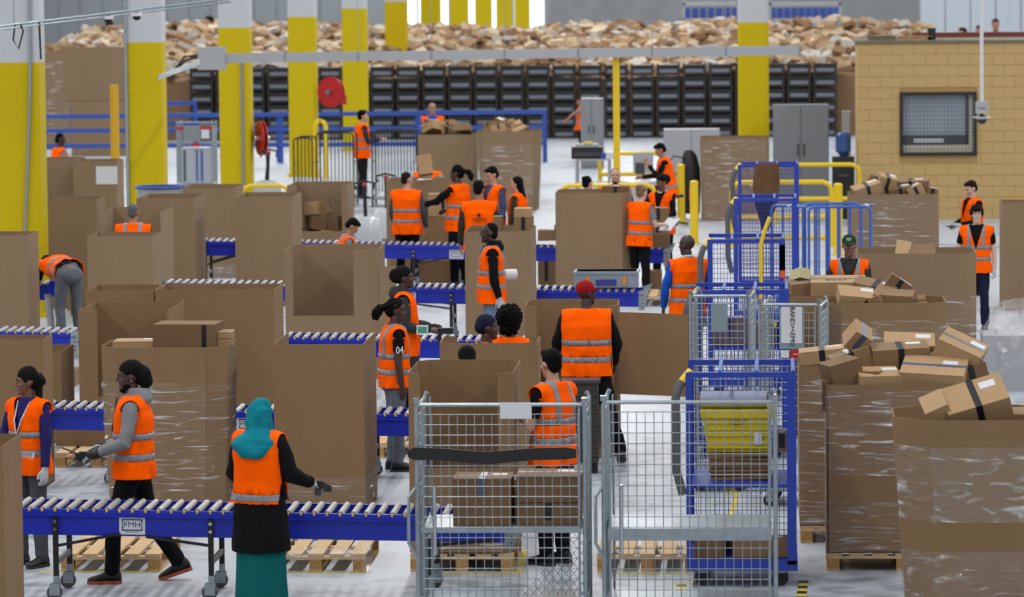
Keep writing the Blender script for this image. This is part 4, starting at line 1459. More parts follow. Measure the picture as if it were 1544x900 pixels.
    if hood:
        tp.loft([[up(p) for p in ering(z, rx, ry, y)] for z, rx, ry, y in ((1.4, .12, .08, -.05), (1.45, .12, .1, -.055), (1.5, .1, .095, -.05), (1.54, .085, .08, -.04))])
    solid('top', tp, max(vox, .009), top, t, 2, .5, disp=(9, .012))
    if collar:
        MB().tube([up((math.cos(a) * .068, math.sin(a) * .066 + .006, 1.487 - .02 * math.sin(a))) for a in [2 * math.pi * i / 14 for i in range(15)]], .016 * k, 6).build('collar', collar, t, True)
    # ---- trousers or skirt
    if skirt:
        rings = []
        for z, rx, ry in ((.1, .2, .17), (.3, .19, .165), (.55, .185, .16), (.8, .175, .15), (.95, .16, .13)):
            ring = []
            for i_, p in enumerate(ering(z * k, rx * k * fx, ry * k * fx, 0, 40, 0, 2)):
                f = 1 + .06 * math.sin(i_ * 1.25) * (1 - z)
                ring.append(V((p.x * f, p.y * f, p.z)))
            rings.append(ring)
        MB().loft(rings).build('skirt', skirt, t, True)
    else:
        tr = MB()
        tr.loft([[TT @ (p * k) if z > .93 else (p * k + V((0, 0, dz))) for p in ering(z, rx * fx, ry * fx, 0)] for z, rx, ry in ((.84, .1, .08), (.88, .15, .115), (.95, .165, .12), (1.03, .155, .112))])
        tr.ell(pel + V((0, -.035 * k, -.05 * k)), (.165 * k * fx, .125 * k * fx, .12 * k), 16, 10)
        for hp, kn, an in LP:
            limb(tr, [hp, hp.lerp(kn, .5), kn, an.lerp(kn, .03)], [.098 * k * fx, .085 * k * fx, .068 * k, .06 * k])
        solid('trousers', tr, max(vox, .01), trou, t, 2, .5, disp=(10, .012))
    sm, so = shoe_m or BLACK, sole_m or DRUB
    hd = V((0, 1, 0))
    for (hp, kn, an), (th, sh) in zip(LP, legs):
        tilt = math.radians(-18) if an.z > .12 * k else 0
        shoe(0, an, hd, k, t, sm, so, tilt)
    if gloves:
        for shd, el, wr, dirn, th_, sx, cu in arms:
            if gloves == 'L' and sx > 0 or gloves == 'R' and sx < 0:
                continue
            gb = MB()
            limb(gb, [wr - dirn * .03 * k, wr + dirn * .01 * k], [.034 * k, .032 * k])
            hand(gb, wr + dirn * .015 * k, dirn, th_, k * 1.03, .003, cu, sx)
            solid('glove', gb, max(vox * .7, .006), GLOVE, t, 1, .6)
    # ---- vest
    if vest:
        vb = MB()
        g = .038 + bulk
        VR = ((hemz, .19, .135), (.95, .178, .13), (1.08, .165, .12), (1.22, .168, .122), (1.33, .178, .118), (1.41, .165, .095), (1.455, .12, .08), (1.49, .075, .066))
        vb.loft([[V(p) * k for p in ering(z, (rx * fx + g * .8) * (.93 if female else 1), ry * fx + g * .75, 0, 24)] for z, rx, ry in VR])
        for sx in (-1, 1):
            vb.tube([V((sx * .1, 0, 1.405)) * k, V((sx * (sw / k + .01), 0, 1.4)) * k, V((sx * (sw / k + .055), 0, 1.375)) * k], [(.078 + bulk) * k, (.078 + bulk) * k, (.074 + bulk) * k], 14)
        zv = 1.16
        bz = ((.985, 1.035), (1.145, 1.195)) if bands == 2 else (((.93, .985),) if bands == 1 else ())
        ex = (sw / k + .05) * k
        def fn(me, t=t, TT=TT, k=k, bz=bz, ex=ex, zv=zv):
            bm = bmesh.new()
            bm.from_mesh(me)
            def cut(co, no, clear=False):
                bmesh.ops.bisect_plane(bm, geom=bm.verts[:] + bm.edges[:] + bm.faces[:], plane_co=co, plane_no=no, clear_outer=clear)
            cut((0, 0, (hemz + .012) * k), (0, 0, -1), True)
            cut((ex, 0, 0), (1, 0, 0), True)
            cut((-ex, 0, 0), (-1, 0, 0), True)
            sl = .3
            for s_ in (-1, 1):
                cut((s_ * .006 * k, 0, zv * k), V((s_, 0, -sl)).normalized())
            for a, b in bz:
                cut((0, 0, a * k), (0, 0, 1))
                cut((0, 0, b * k), (0, 0, 1))
            vx = (.075, .12)
            if vert:
                for s_ in (-1, 1):
                    for q in vx:
                        cut((s_ * q * k, 0, 0), (1, 0, 0))
            dele, band = [], []
            for f in bm.faces:
                c = f.calc_center_median() / k
                if c.y > 0 and c.z > zv and abs(c.x) < .006 + (c.z - zv) * sl:
                    dele.append(f)
                elif c.z > 1.44 and (c.x / .078) ** 2 + (c.y / .082) ** 2 < 1:
                    dele.append(f)
                elif any(a < c.z < b for a, b in bz):
                    band.append(f)
                elif vert and c.z > (bz[-1][1] if bz else 1.0) and vx[0] < abs(c.x) < vx[1]:
                    band.append(f)
            bi = set(f.index for f in band)
            bm.faces.index_update()
            for f in bm.faces:
                f.material_index = 0
            for f in band:
                f.material_index = 1
            bmesh.ops.delete(bm, geom=dele, context='FACES')
            for v in bm.verts:
                q = v.co
                ang = math.atan2(q.y, q.x)
                v.co += v.normal * (.007 * math.sin(ang * 9 + 5 * noise.noise(q * 4)) * max(0, min(1, (1.3 * k - q.z) * 3)) + .012 * noise.noise(q * 9))
            bm2 = bm.copy()
            bmesh.ops.delete(bm, geom=[f for f in bm.faces if f.material_index == 1], context='FACES')
            bmesh.ops.delete(bm2, geom=[f for f in bm2.faces if f.material_index == 0], context='FACES')
            vo = None
            for b2, nm, m_ in ((bm, 'vest', VEST), (bm2, 'reflective_band', BAND)):
                for f in b2.faces:
                    f.smooth = True
                    f.material_index = 0
                m2 = bpy.data.meshes.new(nm)
                b2.to_mesh(m2)
                b2.free()
                if not len(m2.polygons):
                    continue
                m2.materials.append(m_)
                m2.transform(TT)
                o = link(nm, m2, t if nm == 'vest' else vo)
                sd = o.modifiers.new('thickness', 'SOLIDIFY')
                sd.thickness = .008 if nm == 'vest' else .011
                sd.offset = -.6 if nm == 'vest' else 0
                if nm == 'vest':
                    vo = o
            bpy.data.meshes.remove(me)
        remesh(vb, max(vox * 1.1, .011), fn, 2, .6)
    if extra:
        extra(t, up, k, arms, HM, hk)
    return t
# ------------------------------------------------------------------ the workers
def ex_walk(t, up, k, arms, HM, hk):
    shd, el, wr, d, th_, sx, cu = arms[0]
    p = wr + d * .1
    o = thing('radio_handset', 'black handheld radio with antenna held by the walking man', 'radio', (0, 0, 0), 0)
    o.matrix_world = t.matrix_basis @ T(*p)
    MB().box(-.025, .03, -.05, .09, -.02, .025).box(-.01, .012, .0, .06, .02, .035).build('body', BLACK, o)
    MB().tube([(0, .08, .02), (0, .2, .07)], .007, 6).build('antenna', BLACK, o)
    for a in arms:
        w_ = a[2]
        MB().tube([w_ - a[3] * .02, w_ + a[3] * .03], .05 * k, 12).build('wrist_strap', BLACK, t, True)
        MB().ell(w_ + a[3] * .04 + V((a[5] * .03, 0, 0)), (.05, .06, .045), 10, 8).build('wrist_device', BLACK, t, True)
    MB().ell(HM @ V((-.083 * hk, -.012 * hk, -.035 * hk)), (.007, .007, .007), 8, 6).build('earring', CHROME, t, True)
    MB().tube([up((-.03, .12, 1.47)), up((-.02, .15, 1.3)), up((-.005, .165, 1.2))], .006, 6).build('zip', BLACK, t)
person('man in grey hoodie and black headwrap walking left behind the front conveyor', 205, 877, 536, 93, 'dark', la=((-.3, .15, -1), (.35, 1.0, -.35)), ra=((.2, .1, -1), (-.35, 1.0, -.3)), legs=(((0, .38, -1), (0, .06, -1)), ((0, -.28, -1), (0, -.62, -1))), head=(4, 6), hair='durag', hc=K_BLACK, top=K_GREY, trou=K_BLACK, gloves=True, faced=True, beard=HAIRK, hood=True, vox=.009, shoe_m=mat('brown_black_shoe', (44, 38, 34), .7), sole_m=mat('orange_sole', (196, 92, 62), .6), bulk=.006, extra=ex_walk, hemz=.83)
def ex_scarf(t, up, k, arms, HM, hk):
    MB().tube([up((-.07, .06, 1.46)), up((-.04, .15, 1.3)), up((0, .175, 1.16)), up((.04, .15, 1.3)), up((.07, .06, 1.46))], .006, 6).build('lanyard', PAPER, t)
    MB().box(-.03, .03, -.004, .004, -.09, .0).xf(Matrix.Translation(up((.03, .19, 1.12)))).build('badge', mat('clear_badge', (222, 120, 90), .3), t)
    fm = MB()
    a, b = arms[1][2] + arms[1][3] * .08, V((-.28, .26, 1.02 * k))
    fm.tube([a, a.lerp(b, .3) + V((0, .12, .0)), a.lerp(b, .6) + V((0, .16, .02)), b], [.012, .028, .03, .03], 8)
    o = tag(fm.build('film_strand', FILM2, None, True), 'strand of clear film pulled across the vest of the woman in the black headscarf', 'plastic film')
    o.matrix_world = t.matrix_basis
person('woman in black headscarf and indigo top handling film at the left edge', 48, 853, 552, 148, 'brown', female=True, head=(-42, 4), hair='scarf', hc=K_BLACK, top=K_INDIGO, trou=K_DGREY, gloves=True, faced=True, vox=.009, la=((-.2, .1, -1), (-.1, .2, -1)), ra=((.3, .2, -1), (-.3, .9, -.1)), extra=ex_scarf, vert=False)
def ex_teal(t, up, k, arms, HM, hk):
    w_ = arms[1]
    o = thing('hand_scanner', 'dark handheld scanner held by the woman in teal hijab', 'scanner', (0, 0, 0), 0)
    o.matrix_world = t.matrix_basis @ T(*(w_[2] + w_[3] * .12)) @ R(-20, 'X')
    MB().box(-.035, .035, -.08, .1, -.02, .02).box(-.03, .03, -.07, .09, .02, .024).build('body', BLACK, o)
    MB().box(-.02, .02, -.06, -.02, -.08, -.02).build('grip', DGREY, o)
    K2 = K_BLACK
    rings = [[up(p) for p in ering(z, rx, ry, 0, 24)] for z, rx, ry in ((.5, .245, .21), (.6, .245, .205), (.8, .23, .19), (.98, .21, .17))]
    solid('tunic_hem', MB().loft(rings), .012, K2, t, 2, .6, disp=(7, .012))
person('woman in teal hijab and skirt seen from behind at the front conveyor', 395, 922, 601, -22, 'brown', female=True, hair='hijab', hc=K_TEAL, top=K_BLACK, skirt=K_DTEAL, bulk=.022, fat=1.12, bands=1, vox=.009, la=((-.35, .1, -1), (.25, .7, -.7)), ra=((.4, .1, -1), (.3, .9, -.35)), gloves='R', extra=ex_teal, hemz=.9, head=(0, 8))
def ex_04(t, up, k, arms, HM, hk):
    s_, e_ = arms[1][0], arms[1][1]
    p = s_.lerp(e_, .58)
    text('sleeve_number', '04', .095, PAPER, t, Matrix.Translation(p + V((.072, 0, 0))) @ R(90, 'Z') @ FACE, sx=.8, ext=.004, bold=True)
person('woman with 04 on her black sleeve and a bushy pony tail', 597, 709, 448, -72, 'dark', female=True, hair='tied', head=(-8, 8), top=K_BLACK, sleeve='short', trou=K_GJEAN, vert=True, bands=1 + 1, vox=.009, faced=True, ra=((.18, -.05, -1), (.0, .15, -1)), la=((-.18, .1, -1), (0, .3, -1)), extra=ex_04, hemz=.84)
def ex_hood(t, up, k, arms, HM, hk):
    a = arms[1]
    d_ = thing('wrist_computer', 'green and white wearable device on the hooded woman', 'device', (0, 0, 0), 0)
    d_.matrix_world = t.matrix_basis @ T(*(a[2] - a[3] * .07)) 
    MB().box(.035, .06, -.06, .06, -.045, .045).build('body', WHITE, d_)
    MB().box(.06, .064, -.045, .045, -.03, .03).build('green_face', mat('green_plastic', (60, 160, 130), .5), d_)
    sc = thing('hand_scanner', 'black handheld scanner held by the hooded woman', 'scanner', (0, 0, 0), 0)
    sc.matrix_world = t.matrix_basis @ T(*(a[2] + a[3] * .14))
    MB().box(-.03, .03, -.05, .11, -.02, .04).build('body', BLACK, sc)
    MB().box(-.02, .02, -.05, -.01, -.12, -.02).build('grip', BLACK, sc)
    rings = [[up(p) for p in ering(z, rx, ry, 0, 20)] for z, rx, ry in ((.62, .2, .16), (.78, .2, .17), (.95, .18, .15))]
    solid('hoodie_hem', MB().loft(rings), .012, K_CHAR, t, 2, .6)
person('woman in charcoal hoodie and black headwrap holding a scanner', 610, 652, 400, -85, 'dark', female=True, hair='wrap', hc=K_BLACK, top=K_CHAR, trou=K_BLACK, hood=True, bulk=.012, faced=True, head=(0, -3), ra=((.2, .1, -1), (-.1, 1, -.15)), la=((-.2, .15, -1), (.2, 1, -.1)), vox=.009, extra=ex_hood, bands=0)
person('woman in navy beanie behind the cardboard container', 735, 752, 473, -80, 'dark', female=True, hair='beanie', hc=K_NAVY, faced=True, vox=.01, bands=0)
person('woman with round afro hair behind the cardboard container', 772, 745, 452, -20, 'dark', female=True, hair='afro', hc=HAIRK, vox=.011, bands=0, head=(-10, 0))
person('black-haired worker whose head shows over the cut-out container', 707, 815, 520, 20, 'dark', hair='beanie', hc=K_BLACK, vox=.011)
def ex_cap(t, up, k, arms, HM, hk):
    MB().box(-.02, .02, -.15, -.145, .0, .05).build('paper_slip', PAPER, t).location = V((.1, -.06, .78 * k))
person('man in red cap seen from behind opening a cardboard container', 886, 700, 421, 2, 'deep', hair='cap', hc=cloth('red_cap', (158, 26, 34)), top=K_BLACK, trou=K_BLACK, fat=1.18, bands=2, vox=.009, head=(-55, 0), legs=(((-.12, .05, -1), (-.06, 0, -1)), ((.3, -.05, -1), (.28, -.1, -1))), la=((-.35, .2, -1), (-.05, .7, -.9)), ra=((.35, .25, -1), (-.05, .7, -.9)), hemz=.84, bulk=.012)
def ex_paper(t, up, k, arms, HM, hk):
    pass
person('young man in black T-shirt and vest standing behind the strapped cage', 836, 850, 524, 55, 'light', hair='short', hc=HAIRK, top=K_BLACK, sleeve='short', trou=K_BLACK, vert=True, bands=2, vox=.009, head=(-16, 6), la=((-.25, .12, -1), (.3, .75, .35)), ra=((.25, .1, -1), (-.5, .7, .2)), gloves='L', legs=(((-.03, .03, -1), (0, -.02, -1)), ((.03, .0, -1), (0, -.02, -1))))
person('bald man with blue sleeves beside the blue cages', 1038, 585, 352, 22, 'deep', hair='bald', top=K_BLUE, collar=K_WHITE, trou=K_BLACK, vox=.01, faced=True, head=(35, 5), la=((-.3, .1, -1), (.1, .5, -1)), ra=((.3, .1, -1), (0, .5, -1)), bands=2)
def ex_film(t, up, k, arms, HM, hk):
    o = thing('film_roll', 'white stretch film roll tucked under the arm of the man in the black hoodie', 'film roll', (0, 0, 0), 0)
    o.matrix_world = t.matrix_basis @ T(*up((.13, -.17, 1.13))) @ R(20, 'Z')
    MB().tube([(0, -.14, 0), (0, .12, 0)], .06, 18).build('film', WHITE, o, True)
    MB().tube([(0, -.143, 0), (0, -.139, 0)], .034, 14).build('core', DGREY, o, True)
person('man in black hoodie and vest carrying a film roll, facing left', 742, 562, 334, 98, 'deep', hair='crew', top=K_BLACK, trou=K_JEAN, hood=True, vert=True, bands=2, faced=True, gloves=True, vox=.009, la=((-.15, -.05, -1), (.05, -.25, -1)), ra=((.2, -.15, -1), (-.1, -.3, -1)), bulk=.006, extra=ex_film)
person('dark-haired man looking down over the far conveyor', 515, 500, 326, -78, 'tan', hair='short', top=K_GREY, faced=True, head=(0, 35), lean=14, bands=0, vert=True, vox=.01)
person('grey-haired man seen from behind between cardboard containers', 204, 506, 305, 0, 'tan', hair='crew', hc=HAIRG, top=K_OLIVE, vert=True, bands=2, vox=.011, fat=1.08, head=(-12, 0))
person('worker bending over in grey jeans at the left', 106, 520, 0, 33, 'tan', H=1.72, hair='short', top=K_BLACK, sleeve='short', trou=K_GJEAN, lean=84, vox=.01, legs=(((-.06, .1, -1), (-.02, -.15, -1)), ((.06, .1, -1), (.02, -.15, -1))), la=((-.2, 1, .1), (-.1, 1, .0)), ra=((.2, 1, .0), (.1, 1, .0)), hemz=.93)
person('worker at the left edge reaching up to the yellow post', -14, 470, 285, -80, 'light', hair='short', top=K_BLACK, vest=False, vox=.01, la=((-.1, .95, .2), (.0, .8, .75)), ra=((.1, 1, -.15), (0, .85, .6)), curl=(.2, .2))
person('far worker in dark tracksuit standing by the black trolleys', 547, 301, 165, -72, 'light', hair='short', top=K_CHAR, trou=cloth('track_black', (30, 30, 34)), la=((-.1, .35, -1), (.1, 1, .1)), ra=((.1, .3, -1), (-.1, 1, .15)), vox=.013, sole_m=WHITE)
person('far bald man behind the parcel container', 653, 284, 154, 190, 'tan', hair='bald', top=K_BLUE, faced=True, head=(10, 0), vox=.013, bands=0)
person('man in grey jumper seen from behind at the sorting line', 615, 434, 258, -12, 'light', hair='crew', hc=HAIRB, top=K_DGREY, vox=.01, fat=1.1, head=(-30, 10), bands=2, la=((-.25, .1, -1), (.2, .5, -1)), ra=((.3, .1, -1), (-.1, .6, -1)))
person('woman with pony tail in black sleeves at the sorting line', 692, 434, 248, 60, 'dark', female=True, hair='pony', top=K_BLACK, vox=.01, head=(15, 8), faced=True, la=((-.25, .75, -.6), (.1, 1, -.2)), ra=((.2, .3, -1), (0, .9, -.2)), bands=2)
person('dark-haired man in checked shirt at the sorting line', 745, 432, 250, 130, 'light', hair='short', top=K_PLAID, vox=.01, head=(-10, 25), faced=True, bands=2)
def ex_print(t, up, k, arms, HM, hk):
    text('back_print', 'MOTIVE', .055, INK, t, Matrix.Translation(up((0, -.192, 1.24))) @ FACE, ext=.012)
    MB().poly([up((0, -.19, 1.33)), up((.03, -.19, 1.3)), up((0, -.19, 1.27)), up((-.03, -.19, 1.3))], (0, -.02, 0)).build('back_logo', INK, t)
person('worker with black print on the back of the vest', 724, 470, 271, 3, 'tan', hair='short', top=K_OLIVE, vox=.01, bands=1, head=(-15, 10), extra=ex_print)
person('woman with long black hair at the sorting line', 782, 432, 265, 75, 'light', female=True, hair='long', top=K_OLIVE, vox=.011, head=(10, 8), faced=True, bands=1)
person('person in yellow headgear half hidden behind the sorting line boxes', 646, 396, 232, 175, 'tan', hair='beanie', hc=cloth('mustard', (176, 132, 30)), top=K_GREY, vox=.012, gloves=True, la=((-.5, .7, -.5), (.3, .9, .15)), ra=((.5, .7, -.5), (-.4, .9, .15)), bands=2)
person('man with glasses facing forward behind the large container', 929, 425, 252, 183, 'light', hair='crew', hc=HAIRB, beard=HAIRB, faced=True, top=K_BLACK, vox=.01, fat=1.1, bands=0)
person('woman with hair bun behind the large container', 886, 425, 264, -35, 'pale', female=True, hair='bun', top=K_WHITE, vox=.012, bands=0)
def ex_board(t, up, k, arms, HM, hk):
    o = thing('clipboard', 'white clipboard held between the two women at the conveyor end', 'clipboard', (0, 0, 0), 0)
    o.matrix_world = t.matrix_basis @ T(*(arms[1][2] + arms[1][3] * .16)) @ R(35, 'X')
    MB().box(-.11, .11, -.15, .15, -.004, .0).build('board', LGREY, o)
    MB().box(-.1, .1, -.14, .13, 0, .003).build('paper', PAPER, o)
    MB().box(-.04, .04, .12, .15, 0, .012).build('clip', CHROME, o)
person('fair-haired woman seen from behind at the conveyor end', 965, 452, 277, -35, 'pale', female=True, hair='bun', hc=HAIRL, top=K_GREY, sleeve='short', trou=K_BLACK, vox=.01, lean=4, la=((-.2, .2, -1), (.1, .9, -.3)), ra=((.25, .3, -1), (-.1, 1, .05)), bands=2, extra=ex_board)
person('woman in black headwrap with white collar and tie at the conveyor end', 1000, 430, 262, 150, 'brown', female=True, hair='wrap', hc=K_BLACK, top=K_BLACK, collar=K_WHITE, trou=K_BLACK, vox=.01, faced=True, la=((-.25, .2, -1), (.3, 1, -.2)), ra=((.3, .1, -1), (-.4, .8, -.3)), head=(-25, 15), bands=1)
person('man sitting at the workstation with hand to his mouth', 1008, 342, 0, 95, 'tan', H=1.74, hair='short', top=K_BLACK, trou=K_BLACK, vox=.012, lean=10, head=(0, 22), legs=(((-.1, 1, -.12), (-.02, -.1, -1)), ((.1, 1, -.12), (.02, -.1, -1))), la=((-.1, .6, -.8), (.3, .4, .9)), ra=((.1, .6, -.8), (-.2, .9, .1)), bands=1, z0=.12)
person('worker half hidden by the grey cabinet stretching out an arm', 877, 238, 0, 95, 'tan', H=1.4, hair='short', top=K_GREY, sleeve='short', vox=.013, la=((-.1, .9, -.45), (0, .8, -.75)), ra=((.15, .2, -1), (0, .4, -1)))
def ex_phone(t, up, k, arms, HM, hk):
    o = thing('phone', 'dark phone held by the man looking down at the right', 'phone', (0, 0, 0), 0)
    o.matrix_world = t.matrix_basis @ T(*(arms[0][2] + arms[0][3] * .13))
    MB().box(-.035, .035, -.08, .08, -.006, .006).build('case', BLACK, o)
    MB().box(-.03, .03, -.072, .072, .006, .008).build('screen', mat('phone_screen', (40, 46, 70), .1), o)
person('man looking down at a phone near the beige hut', 1466, 445, 271, 112, 'pale', hair='short', hc=HAIRB, top=K_BLACK, faced=True, gloves=True, vox=.01, head=(5, 25), la=((-.2, .15, -1), (.1, 1, -.15)), ra=((.3, .1, -1), (-.5, .8, -.2)), extra=ex_phone, bands=0, fat=1.02)
person('curly-haired man in black T-shirt facing forward at the right', 1473, 498, 309, 172, 'pale', hair='curly', hc=HAIRB, top=K_BLACK, sleeve='short', trou=K_NAVY, faced=True, gloves=True, vox=.009, head=(12, -2), vert=True, bands=2, la=((-.2, -.02, -1), (-.05, .12, -1)), ra=((.3, -.05, -1), (.1, .1, -1)), fat=1.0)
def ex_ny(t, up, k, arms, HM, hk):
    text('cap_logo', 'NY', .05, PAPER, t, HM @ T(0, .09 * hk, .072 * hk) @ R(180, 'Z') @ R(78, 'X'), sx=.8, ext=.008, bold=True)
person('worker in green cap crouching behind the right container', 1281, 590, 352, 178, 'brown', hair='cap', hc=cloth('green_cap', (30, 66, 40)), top=cloth('black_fleck', (52, 52, 54), var=.7, vscale=70), faced=True, gloves=True, vox=.01, female=True, la=((-.3, .3, -1), (.3, 1, .2)), ra=((.3, .2, -1), (-.3, 1, .1)), extra=ex_ny, vert=True, bands=1)
person('worker with black hair behind the far left containers', 92, 345, 200, -60, 'deep', hair='crew', top=K_GREY, vox=.013, head=(-10, 15))
for lb, x, yf, yt, f in (('far worker in orange vest on the upper right behind the hut roof', 1501, 160, 28, 185), ('far dark-haired worker seen over the hut roof', 1452, 178, 41, 140), ('far worker half hidden by the camera pole', 1477, 165, 38, 150), ('tiny far worker left of the third column', 318, 150, 24, 120), ('tiny far worker above the left parcel heap', 167, 155, 31, 60)):
    person(lb, x, yf, yt, f, 'tan', hair='short', top=K_BLACK, vox=.02, bands=0)
# ================================================================== parcels seen one by one
def pkY(Y, x0, x1, y0, y1, dep, label, rot=(0, 0, 0), **k):
    c = atY((x0 + x1) / 2, y1, Y)
    s = FPX / ((c - CP).dot(CF))
    return parcel(c + V((0, dep / 2, 0)), ((x1 - x0) / s, dep, (y1 - y0) / s), (-1.6 * rot[0], rot[1], rot[2]), label, **k)
def pk(key, x0, x1, y0, y1, y, dep, label, rot=(0, 0, 0), **k):
    return pkY(C[key][1].y + y, x0, x1, y0, y1, dep, label, rot, **k)
# heap in the big wrapped container
pk('r5', 1361, 1458, 552, 590, .06, .42, 'big parcel with blue-grey tape at the front of the right heap', (-9, 3, -8), m=CARD3, tape=TAPEB, ax='x')
pk('r5', 1292, 1356, 562, 590, .05, .3, 'small parcel with a white label at the front of the right heap', (-6, 0, 10), m=CARD3, tape=None)
pk('r5', 1250, 1300, 545, 588, .1, .3, 'open dark carton at the left of the right heap', (0, -14, 18), m=CARD2, tape=None, lab=False)
pk('r5', 1315, 1402, 522, 562, .45, .3, 'carton with an upright black tape in the middle of the right heap', (-4, -3, 4), m=CARD, ax='y')
pk('r5', 1408, 1478, 515, 548, .4, .34, 'long carton sliding down the right side of the right heap', (-8, 24, -10), m=CARD3, ax='x')
pk('r5', 1258, 1318, 530, 562, .42, .3, 'carton with black tape leaning on the left of the right heap', (0, -18, 8), m=CARD, ax='y')
pk('r5', 1268, 1298, 488, 522, .55, .2, 'small carton standing upright atop the right heap', (-20, 32, 20), m=CARD3, tape=TAPEB, lab=False)
pk('r4', 1207, 1275, 528, 548, .3, .4, 'flat carton with two black tapes above the narrow wrapped container', (0, -6, 0), m=CARD3, ax='y')
pk('r5', 1334, 1410, 512, 522, .7, .3, 'flat carton with labels at the back of the right heap', (-10, 2, 0), m=CARD3, tape=None)
pk('r5', 1440, 1490, 552, 578, .3, .3, 'dark carton edge under the sliding carton of the right heap', (0, -16, 10), m=CARD2)
for i, (x, y) in enumerate(((1275, 575), (1340, 572), (1400, 575), (1445, 575), (1310, 560), (1375, 560), (1430, 560))):
    pk('r5', x - 35, x + 35, y, y + 45, .15 + .1 * (i % 4), .3, 'carton buried under the right heap', (0, 0, i * 17), m=CARD2, tape=None, lab=False, group='cartons buried in the right heap')
# corner container
pk('r6', 1432, 1528, 584, 640, .25, .34, 'parcel with black tape and barcode label poking out of the corner container', (-18, -16, 4), m=CARD3, ax='y')
pk('r6', 1404, 1440, 602, 640, .2, .3, 'carton flap corner poking out of the corner container', (-12, -24, 0), m=CARD3, tape=None, lab=False)
pk('r6', 1440, 1560, 625, 690, .35, .5, 'carton supporting the poking parcel in the corner container', (0, 0, 10), m=CARD, tape=None, lab=False)
# containers behind the grey cages
o = pk('r3b', 1222, 1306, 422, 446, .1, .4, 'pale carton printed with a size code above the grey cages', (-4, 0, 0), m=CARD3, tape=TAPEB, ax='x', lab=False)
text('lettering', 'BOX G15', .05, INK, o, T(-.02, -.1, .168))
pk('r3b', 1188, 1224, 425, 446, .15, .35, 'carton left of the printed carton', (-3, -4, 12), m=CARD, tape=TAPEB, ax='x')
pk('r3', 1262, 1318, 440, 460, .1, .3, 'flat carton with a white label at the front of the middle heap', (-10, 6, 6), m=CARD3, tape=None)
pk('r3', 1318, 1378, 442, 462, .15, .3, 'brown carton in the middle heap', (-5, 3, -5), m=CARD, tape=None, lab=False)
pk('r3', 1286, 1350, 428, 452, .5, .3, 'carton with black tape at the back of the middle heap', (-6, 12, -12), m=CARD)
pk('r3', 1325, 1362, 418, 448, .6, .22, 'carton standing on edge at the back of the middle heap', (0, 34, 0), m=CARD2)
pk('r3b', 1196, 1216, 408, 424, .3, .2, 'crumpled packing bundle on the left cartons', (10, 14, 30), m=mat('cream_packing', (206, 198, 150), .8), tape=None, lab=False)
fill(C['r3'][1], C['r3'][2], .9, 1.42, 7, 'loose carton inside the middle heap', 'cartons inside the middle heap', seed=3, z1=.05)
# container near the hut
for a in ((1300, 1322, 264, 292, .4, (0, 26, 0), 'narrow carton standing at the left of the hut heap', CARD), (1318, 1345, 264, 294, .3, (-8, 14, 8), 'carton with black tape in the hut heap', CARD3), (1288, 1330, 278, 294, .1, (-6, -16, 10), 'carton with label in front of the hut heap', CARD3), (1345, 1402, 272, 288, .5, (-4, -2, -4), 'wide carton at the back of the hut heap', CARD), (1340, 1375, 282, 296, .15, (-4, -8, 6), 'dark-taped carton in the middle of the hut heap', CARD2), (1372, 1396, 280, 298, .1, (0, -26, 10), 'carton with a white label at the right of the hut heap', CARD3), (1396, 1412, 284, 300, .3, (0, 12, 0), 'small carton at the right end of the hut heap', CARD)):
    pk('r1', a[0], a[1], a[2], a[3], a[4], .28, a[6], a[5], m=a[7])
fill(C['r1'][1], C['r1'][2], 1.0, 1.4, 8, 'loose carton inside the hut heap', 'cartons inside the hut heap', seed=5, z1=.03)
# boxes on top of the wrapped container behind the walking man
o = pk('w1', 232, 328, 489, 530, .3, .4, 'long carton with an upright black tape on the wrapped container', (0, 0, -4), m=CARD2, tape=None, lab=False)
MB().box(.16, .2, -.206, -.2, 0, .235).build('tape', TAPE, o)
for i, y in enumerate((500, 511)):
    pk('w1', 328, 350, y, y + 10.5, .4, .25, ('upper' if i == 0 else 'lower') + ' small pale box right of the long carton', (0, 0, 3), m=CARD3, tape=TAPEB, ax='x', lab=False)
pk('w1', 170, 236, 515, 540, .4, .3, 'flat carton lying inside the wrapped container', (0, 0, 0), m=CARD3, tape=None)
fill(C['w1'][1], C['w1'][2], .95, 1.3, 6, 'carton filling the wrapped container', 'cartons in the left wrapped container', seed=8, z1=.02)
# cut-open container full of parcels
rnd = random.Random(4)
PB = C['b15']
for r_ in range(5):
    for c_ in range(4):
        x = -.3 + .19 * c_ + rnd.uniform(-.03, .03)
        if r_ == 4 and c_ in (0, 3):
            continue
        parcel(PB[1] + V((x, .3 + rnd.uniform(-.1, .1) + .05 * r_, .02 + .22 * r_)), (.19, .26, .2), (rnd.uniform(-10, 10), rnd.uniform(-20, 20), rnd.uniform(-30, 30)), 'tumbled carton inside the cut-open container', rnd.choice((CARD, CARD3, CARD2)), rnd.choice((TAPE, None, TAPEB)), rnd.random() < .6, 'x', 'cartons in the cut-open container')
fill(C['b17a'][1], C['b17a'][2], .9, 1.5, 8, 'carton heaped in the far container below the bald man', 'cartons in the far container', seed=11, size=(.25, .45), z1=.15)
fill(C['b17b'][1], C['b17b'][2], 1.0, 1.5, 10, 'carton heaped in the far wrapped container', 'cartons in the far wrapped container', seed=12, size=(.25, .45), z1=.2)
fill(C['b18'][1], C['b18'][2], .8, 1.3, 5, 'carton inside the container of the sorting group', 'cartons of the sorting group', seed=13, z1=.1)
YE = G(300, 443).y + .18
YS = G(665, 424).y
pkY(YS, 641, 690, 326, 424, .35, 'tall carton with black tape standing behind the far conveyor at the sorting group', m=CARD, ax='x')
pkY(YS, 645, 688, 293, 326, .32, 'carton with label stacked on the tall one at the sorting group', (0, 0, 6), m=CARD3, ax='y')
